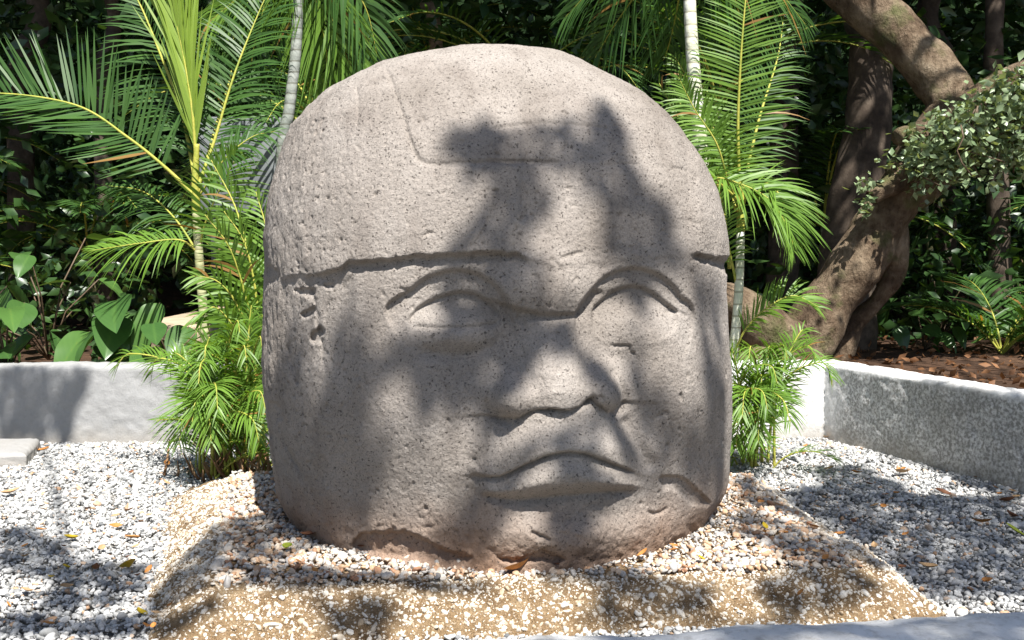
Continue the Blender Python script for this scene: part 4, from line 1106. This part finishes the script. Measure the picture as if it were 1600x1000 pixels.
# ---------------------------------------------------------------- dry leaves on the ground
M_LEAFY = leaf_mat('fallen_leaf', (.10, .045, .022), (.26, .13, .06), .6, .2, .15, (1.2, 1, .6))
def dry_mat(name, c):
    m, nt, b = mat(name, .6, .25); n = tex(nt, 'ShaderNodeTexNoise', coords(nt), Scale=30.0, Detail=4.0)
    nt.links.new(ramp(nt, n, [(.3, tuple(v * .6 for v in c)), (.65, c)]).outputs[0], b.inputs['Base Color']); return m
DRY = {'yellow': dry_mat('yellow_leaf', (.55, .40, .03)), 'orange': dry_mat('orange_leaf', (.50, .22, .06)), 'brown': dry_mat('brown_leaf', (.20, .085, .04)), 'green': dry_mat('yellow_green_leaf', (.36, .42, .05)), 'tan': dry_mat('tan_leaf', (.46, .30, .16))}
def dry_leaf(L, W, curl, seed):
    V = []
    for i in range(8):
        t = i / 7; w = W * .5 * max(.04, math.sin(math.pi * t ** .85)) ** .8
        for u in (-1, -.5, 0, .5, 1): V.append(((t - .5) * L, u * w, curl * L * ((t - .5) ** 2 * 1.2) + abs(u) * w * .55))
    return np_mesh('fallen_leaf', np.array(V), grid_faces(5, 8))
DL = {c: [dry_leaf(1, .42, .35, 1), dry_leaf(1, .55, .6, 2)] for c in DRY}
for c in DL:
    for me in DL[c]: me.materials.append(DRY[c]); me.polygons.foreach_set('use_smooth', np.ones(len(me.polygons), bool))
rl = np.random.default_rng(99)
def fallen(px, py, c, size, label, group='fallen leaves', z=None, grp=True):
    p = on_z(px, py, 0.0)
    zz_ = .035 if not in_quad(p[None, :2], FOOT)[0] else None
    if zz_ is None:
        p = on_z(px, py, MZ); zz_ = MZ + .03
        if not in_quad(p[None, :2], TOP)[0]: zz_ = MZ * .6 + .03; p = on_z(px, py, zz_)
    if z is not None: p = on_z(px, py, z); zz_ = z + .02
    o_ = bpy.data.objects.new('fallen_leaf', DL[c][rl.integers(0, 2)]); COL.objects.link(o_)
    o_.location = (p[0], p[1], zz_); s = size; o_.scale = (s, s, s)
    o_.rotation_euler = (rl.normal(0, .25), rl.normal(0, .2), rl.uniform(0, 6.28))
    tag(o_, label, 'leaf', group); return o_
named = [(112,852,'yellow',.09,'yellow leaf on the sunlit gravel at the left'), (203,898,'yellow',.14,'long yellow leaf against the left foot of the mound'), (104,898,'yellow',.05,'small yellow leaf in the shade on the left gravel'), (80,914,'yellow',.05,'smallest yellow leaf on the left gravel, nearest the corner'), (221,972,'yellow',.07,'yellow leaf at the front left foot of the mound'),
 (150,899,'brown',.08,'brown leaf left of the long yellow leaf'), (206,851,'orange',.10,'orange and yellow leaf on bright gravel by the mound'), (180,833,'orange',.07,'orange leaf left of the mound in the sun'), (64,838,'orange',.06,'orange leaf on the gravel edge of the shade at the left'), (17,779,'tan',.11,'tan leaf on the gravel near the left edge'), (260,733,'orange',.10,'orange leaf in front of the left palm clump'), (205,746,'brown',.06,'small brown leaf on bright gravel before the left wall'), (201,807,'orange',.06,'small orange leaf on the bright left gravel'), (68,711,'orange',.09,'orange leaf beside the low white block'),
 (448,866,'green',.10,'yellow-green leaf on the mound, left of the head'), (483,846,'brown',.08,'dark brown leaf close to the foot of the head'), (608,866,'orange',.10,'orange leaf on the mound at the front of the head'), (810,899,'orange',.12,'large orange leaf on the mound below the chin'), (1095,884,'yellow',.07,'yellow leaf on the mound right of the chin'), (1195,832,'yellow',.06,'small yellow leaf near the right edge of the mound'),
 (1585,840,'green',.11,'yellow-green leaf on the gravel at the right edge'), (1534,826,'orange',.10,'red-orange leaf on the right gravel'), (1410,747,'tan',.12,'broad tan leaf on the gravel near the right wall'), (1338,747,'orange',.08,'orange leaf on the gravel left of the broad tan leaf'), (1358,765,'brown',.07,'brown leaf on the gravel below the orange one'), (1475,780,'brown',.12,'long brown leaf on the gravel under the right wall'), (1450,898,'tan',.09,'tan leaf on the gravel beside the right end of the mound'), (1366,800,'tan',.08,'tan leaf in the middle of the right gravel'), (1230,774,'brown',.07,'dark brown leaf on the gravel right of the head'), (1296,740,'tan',.08,'tan leaf at the edge of the sunlit gravel before the corner'), (1247,675,'orange',.08,'orange leaf at the foot of the white wall left of the corner'), (1290,690,'tan',.08,'tan leaf in the corner of the wall'), (1575,752 + 40,'brown',.10,'brown leaf at the far right of the gravel'), (1580,816,'brown',.10,'curled brown leaf above the yellow-green leaf at the right edge'), (1270,832,'orange',.07,'orange leaf on the right slope of the mound')]
for a in named: fallen(*a[:4], a[4])
zones = [((10, 270), (725, 990), 'small dry leaf lying loose on the gravel left of the mound', 26), ((1180, 1590), (700, 940), 'small dry leaf lying loose on the gravel right of the mound', 34), ((380, 1300), (830, 905), 'small dry leaf among the warm pebbles on the mound', 14)]
for (xr_, yr_, lb, n) in zones:
    for k in range(n):
        c_ = str(rl.choice(['orange', 'brown', 'tan', 'orange']))
        l_ = lb.replace('small dry', 'small dry ' + c_)
        fallen(rl.uniform(*xr_), rl.uniform(*yr_), c_, rl.uniform(.035, .06), l_, l_.replace('leaf', 'leaves'))
# leaf litter behind the right wall
lt = np.column_stack([rl.uniform(2.9, 9, 1500), rl.uniform(6.0, 12.5, 1500), np.zeros(1500)])
lt = lt[((lt[:, 0] - 2.42) * .934 + (lt[:, 1] - 7.87) * .356) > .32]; lt[:, 2] = soil_z(lt) + .02
lf = leaf_cloud('leaf_litter', lt, .09, M_LEAFY, None, 44, -.1, .5); tag(lf, kind='stuff')

# ---------------------------------------------------------------- the tall tree whose shade falls across the court
shade = [
 [(690,228),(712,196),(755,188),(792,212),(795,262),(755,278),(712,264)], [(800,206),(860,190),(902,198),(897,238),(860,226),(810,224)], [(795,246),(880,240),(892,262),(805,266)],
 [(775,285),(850,278),(862,320),(832,350),(800,385),(760,390),(690,396),(735,350),(762,310)],
 [(905,215),(922,172),(955,162),(975,200),(988,250),(1015,290),(1045,320),(1065,370),(1078,412),(1010,425),(960,428),(938,400),(945,368),(962,340),(930,312),(905,290),(898,250)],
 [(800,395),(852,415),(838,470),(885,485),(905,515),(895,565),(862,555),(838,570),(815,600),(800,645),(760,655),(700,640),(655,650),(640,600),(598,590),(592,548),(645,530),(700,515),(690,470),(700,430),(760,420)],
 [(928,560),(955,590),(968,640),(988,690),(1012,730),(1025,762),(992,748),(962,700),(946,660),(930,610),(908,582)],
 [(980,430),(1022,440),(1005,520),(1006,600),(1042,640),(1088,665),(1098,590),(1092,520),(1082,450),(1100,420),(1128,430),(1134,560),(1138,680),(1132,745),(1085,772),(1060,735),(1030,720),(1010,690),(992,640),(980,560),(990,500)],
 [(735,768),(800,772),(782,820),(742,862),(700,872),(688,830),(718,790)],
 [(868,775),(940,775),(930,830),(900,852),(862,830)], [(880,708),(922,705),(926,752),(884,757)],
 [(520,520),(560,500),(585,560),(600,660),(622,695),(595,720),(572,760),(570,835),(500,820),(452,780),(440,710),(468,650),(500,600)],
 [(1150,790),(1150,748),(1180,742),(1190,765),(1280,760),(1260,738),(1330,728),(1400,752),(1440,775),(1600,790),(1600,965),(1485,962),(1400,900),(1340,882),(1290,850),(1250,815),(1200,800)],
 [(0,830),(60,830),(110,868),(160,882),(228,885),(225,925),(160,925),(60,905),(0,890)], [(0,965),(60,960),(110,975),(230,965),(225,1000),(0,1000)], [(60,930),(120,925),(200,945),(150,958),(90,955)],
 [(230,940),(300,850),(352,815),(440,808),(480,828),(500,858),(440,882),(388,882),(350,905),(300,930),(245,960)], [(230,985),(300,950),(350,930),(330,960),(260,995)],
 [(375,885),(480,892),(560,898),(640,908),(560,918),(480,920),(385,912)], [(490,932),(605,942),(592,1000),(525,1000)], [(640,905),(760,912),(770,925),(660,925)],
 [(985,905),(1100,915),(1104,960),(1010,988),(900,982),(950,940)], [(860,882),(985,890),(1000,905),(850,912)], [(1200,898),(1335,890),(1362,930),(1280,962),(1222,992),(1190,960)], [(1160,800),(1240,830),(1330,880),(1250,885),(1160,840)],
 [(0,580),(136,579),(130,625),(112,680),(98,705),(84,672),(62,690),(28,690),(0,690)], [(1420,625),(1600,682),(1600,785),(1450,738),(1428,690)],
 [(850,998),(1180,972),(1600,958),(1640,985),(1480,990),(1260,1000),(1180,1040),(860,1040)], [(1330,1005),(1640,1000),(1640,1060),(1400,1060)],
]
def bvh(V, F): return BVHTree.FromPolygons([tuple(v) for v in V], [tuple(int(i) for i in f) for f in F])
step_ = 4
gi_ = np.arange(0, nz, step_); gj_ = np.arange(0, nu, step_)
HV = V1[:-1].reshape(nz, nu, 3)[gi_][:, gj_]
b_head = bvh(HV.reshape(-1, 3), grid_faces(len(gj_), len(gi_), True))
b_md = bvh(MP.reshape(-1, 3), grid_faces(len(rt), len(MP), True))
def quad(pts): return bvh(pts, [(0, 1, 2, 3)])
b_gr = quad([(-9, 0, 0), (9, 0, 0), (9, 7.9, 0), (-9, 7.9, 0)])
b_w1 = quad([(-6.4, 7.56, 0), (2.42, 7.87, 0), (2.42, 7.87, .6), (-6.4, 7.56, .6)]); b_w2 = quad([(2.42, 7.87, 0), (4.35, 2.8, 0), (4.35, 2.8, .6), (2.42, 7.87, .6)])
b_w3 = quad([(4.3, 3.0, .6), (-2.6, 1.98, .6), (-2.6, 1.5, .6), (4.3, 2.5, .6)])
def first_hit(px, py):
    d = Vector(ray(px, py)).normalized(); o_ = Vector((0, 0, CAM_H)); best = None
    for b in (b_head, b_md, b_gr, b_w1, b_w2, b_w3):
        h = b.ray_cast(o_, d)
        if h[0] is not None and (best is None or h[3] < best[1]): best = (h[0], h[3])
    return None if best is None else np.array(best[0])
e1 = unit(np.cross(SUN, [0, 0, 1])); e2 = np.cross(SUN, e1)
rsd = np.random.default_rng(2024); leafP = []; centres = []
for poly in shade:
    C = curve(poly, 4, True); lo, hi = C.min(0), C.max(0); got = []
    save = (sx, sy)
    X_, Y_ = np.meshgrid(np.arange(lo[0], hi[0], 6), np.arange(lo[1], hi[1], 4)); sx, sy = X_.ravel(), Y_.ravel()
    ins = inside(C)
    dm, _ = seg_dist(np.vstack([C, C[:1]]), 30); ins &= dm > (5 if shade.index(poly) < 12 else 3)   # a leaf is wider than its stalk
    qs = np.column_stack([sx, sy])[ins]; sx, sy = save
    rsd.shuffle(qs); kept = np.zeros((0, 2))
    t0 = rsd.uniform(8.5, 11.0)
    for qx, qy in qs[:9000]:
        h = first_hit(qx, qy)
        if h is None: continue
        uv = np.array([h @ e1, h @ e2])
        if len(kept) and np.min(np.sum((kept - uv) ** 2, 1)) < .044 ** 2: continue
        kept = np.vstack([kept, uv]); got.append(h + SUN * (t0 + rsd.normal(0, .35)))
    if got:
        got = np.array(got); leafP.append(got); centres.append(got.mean(0))
def on_plane(qx, qy, Y=None, Z=None): return at(qx, qy, Y) if Y is not None else on_z(qx, qy, Z)
for poly, kw, t0 in [([(1335,375),(1400,300),(1478,240),(1510,300),(1405,430),(1335,530),(1255,575),(1236,520),(1290,470)], {'Y': 9.4}, 6.3), ([(1400,40),(1425,60),(1410,120),(1385,90)], {'Y': 9.5}, 6.6), ([(1430,110),(1460,120),(1450,150),(1428,140)], {'Y': 9.5}, 6.6), ([(1350,10),(1380,30),(1370,60),(1335,40)], {'Y': 9.7}, 6.4),
     ([(1320,560),(1600,552),(1640,590),(1640,660),(1560,640),(1420,600)], {'Z': .42}, 8.2), ([(1330,530),(1640,520),(1640,556),(1340,556)], {'Z': .42}, 9.0)]:
    C = curve(poly, 4, True); lo, hi = C.min(0), C.max(0); save = (sx, sy)
    X_, Y_ = np.meshgrid(np.arange(lo[0], hi[0], 6), np.arange(lo[1], hi[1], 3)); sx, sy = X_.ravel(), Y_.ravel()
    ins = inside(C); qs = np.column_stack([sx, sy])[ins]; sx, sy = save
    rsd.shuffle(qs); kept = np.zeros((0, 2)); got = []
    for qx, qy in qs[:1800]:
        h = on_plane(qx, qy, **kw); uv = np.array([h @ e1, h @ e2])
        if len(kept) and np.min(np.sum((kept - uv) ** 2, 1)) < .12 ** 2: continue
        kept = np.vstack([kept, uv]); got.append(h + SUN * (t0 + rsd.normal(0, .3)))
    leafP.append(np.array(got)); centres.append(leafP[-1].mean(0))
LP = np.vstack(leafP)
tb = np.array([6.2, -3.4, -.3])
dt = empty('shade_tree', tb, 'tall spreading tree behind the viewer that throws dappled shade on the head', 'tree')
hub = np.array([3.6, -1.6, 7.2])
V, F = tube(curve([tb, tb + [-.3, .3, 2.5], tb + [-1.2, .9, 5.0], hub], 10) - tb, np.linspace(.42, .2, 31), 18, .08, 9, .5)
link('trunk', np_mesh('trunk', V, F), M_BARK, dt)
bs_ = []
order = sorted(range(len(centres)), key=lambda i: np.linalg.norm(centres[i] - hub)); nodes = [hub]
for i in order:
    c = centres[i]; nb = min(nodes, key=lambda n_: np.linalg.norm(n_ - c)); nodes.append(c)
    bs_.append(tube(np.array([nb, (nb + c) / 2 + [0, 0, .12], c]) - tb, [.026, .020, .010], 6))
link('branches', np_mesh('branches', *join(bs_)), M_BARK, dt)['kind'] = 'stuff'
# each leaf hangs with its blade broadly across the light
def shade_leaves(P, size, m, parent, org):
    n = len(P); a = rsd.uniform(0, 6.283, n)
    nrm_ = SUN + rsd.normal(0, .45, (n, 3)); nrm_ /= np.linalg.norm(nrm_, axis=1)[:, None]
    d = np.cos(a)[:, None] * e1 + np.sin(a)[:, None] * e2; d -= nrm_ * np.sum(d * nrm_, 1)[:, None]; d /= np.linalg.norm(d, axis=1)[:, None]
    u = np.cross(nrm_, d); s = size * rsd.uniform(.75, 1.25, n)[:, None]
    b = P - d * s * .5
    V = np.stack([b, b + d * s * .42 + u * s * .28 + nrm_ * s * .05, b + d * s - nrm_ * s * .08, b + d * s * .42 - u * s * .28 + nrm_ * s * .05, b + d * s * .45], 1).reshape(-1, 3) - org
    q_ = np.arange(n)[:, None] * 5
    me = np_mesh('crown', V, np.concatenate([q_ + [0, 4, 1], q_ + [1, 4, 2], q_ + [2, 4, 3], q_ + [3, 4, 0]], 0)); fcol(me, 'tone', np.full(n * 5, .5))
    o_ = link('crown', me, m, parent, False); o_['kind'] = 'stuff'; return o_
shade_leaves(LP, .145, M_DARK, dt, tb)
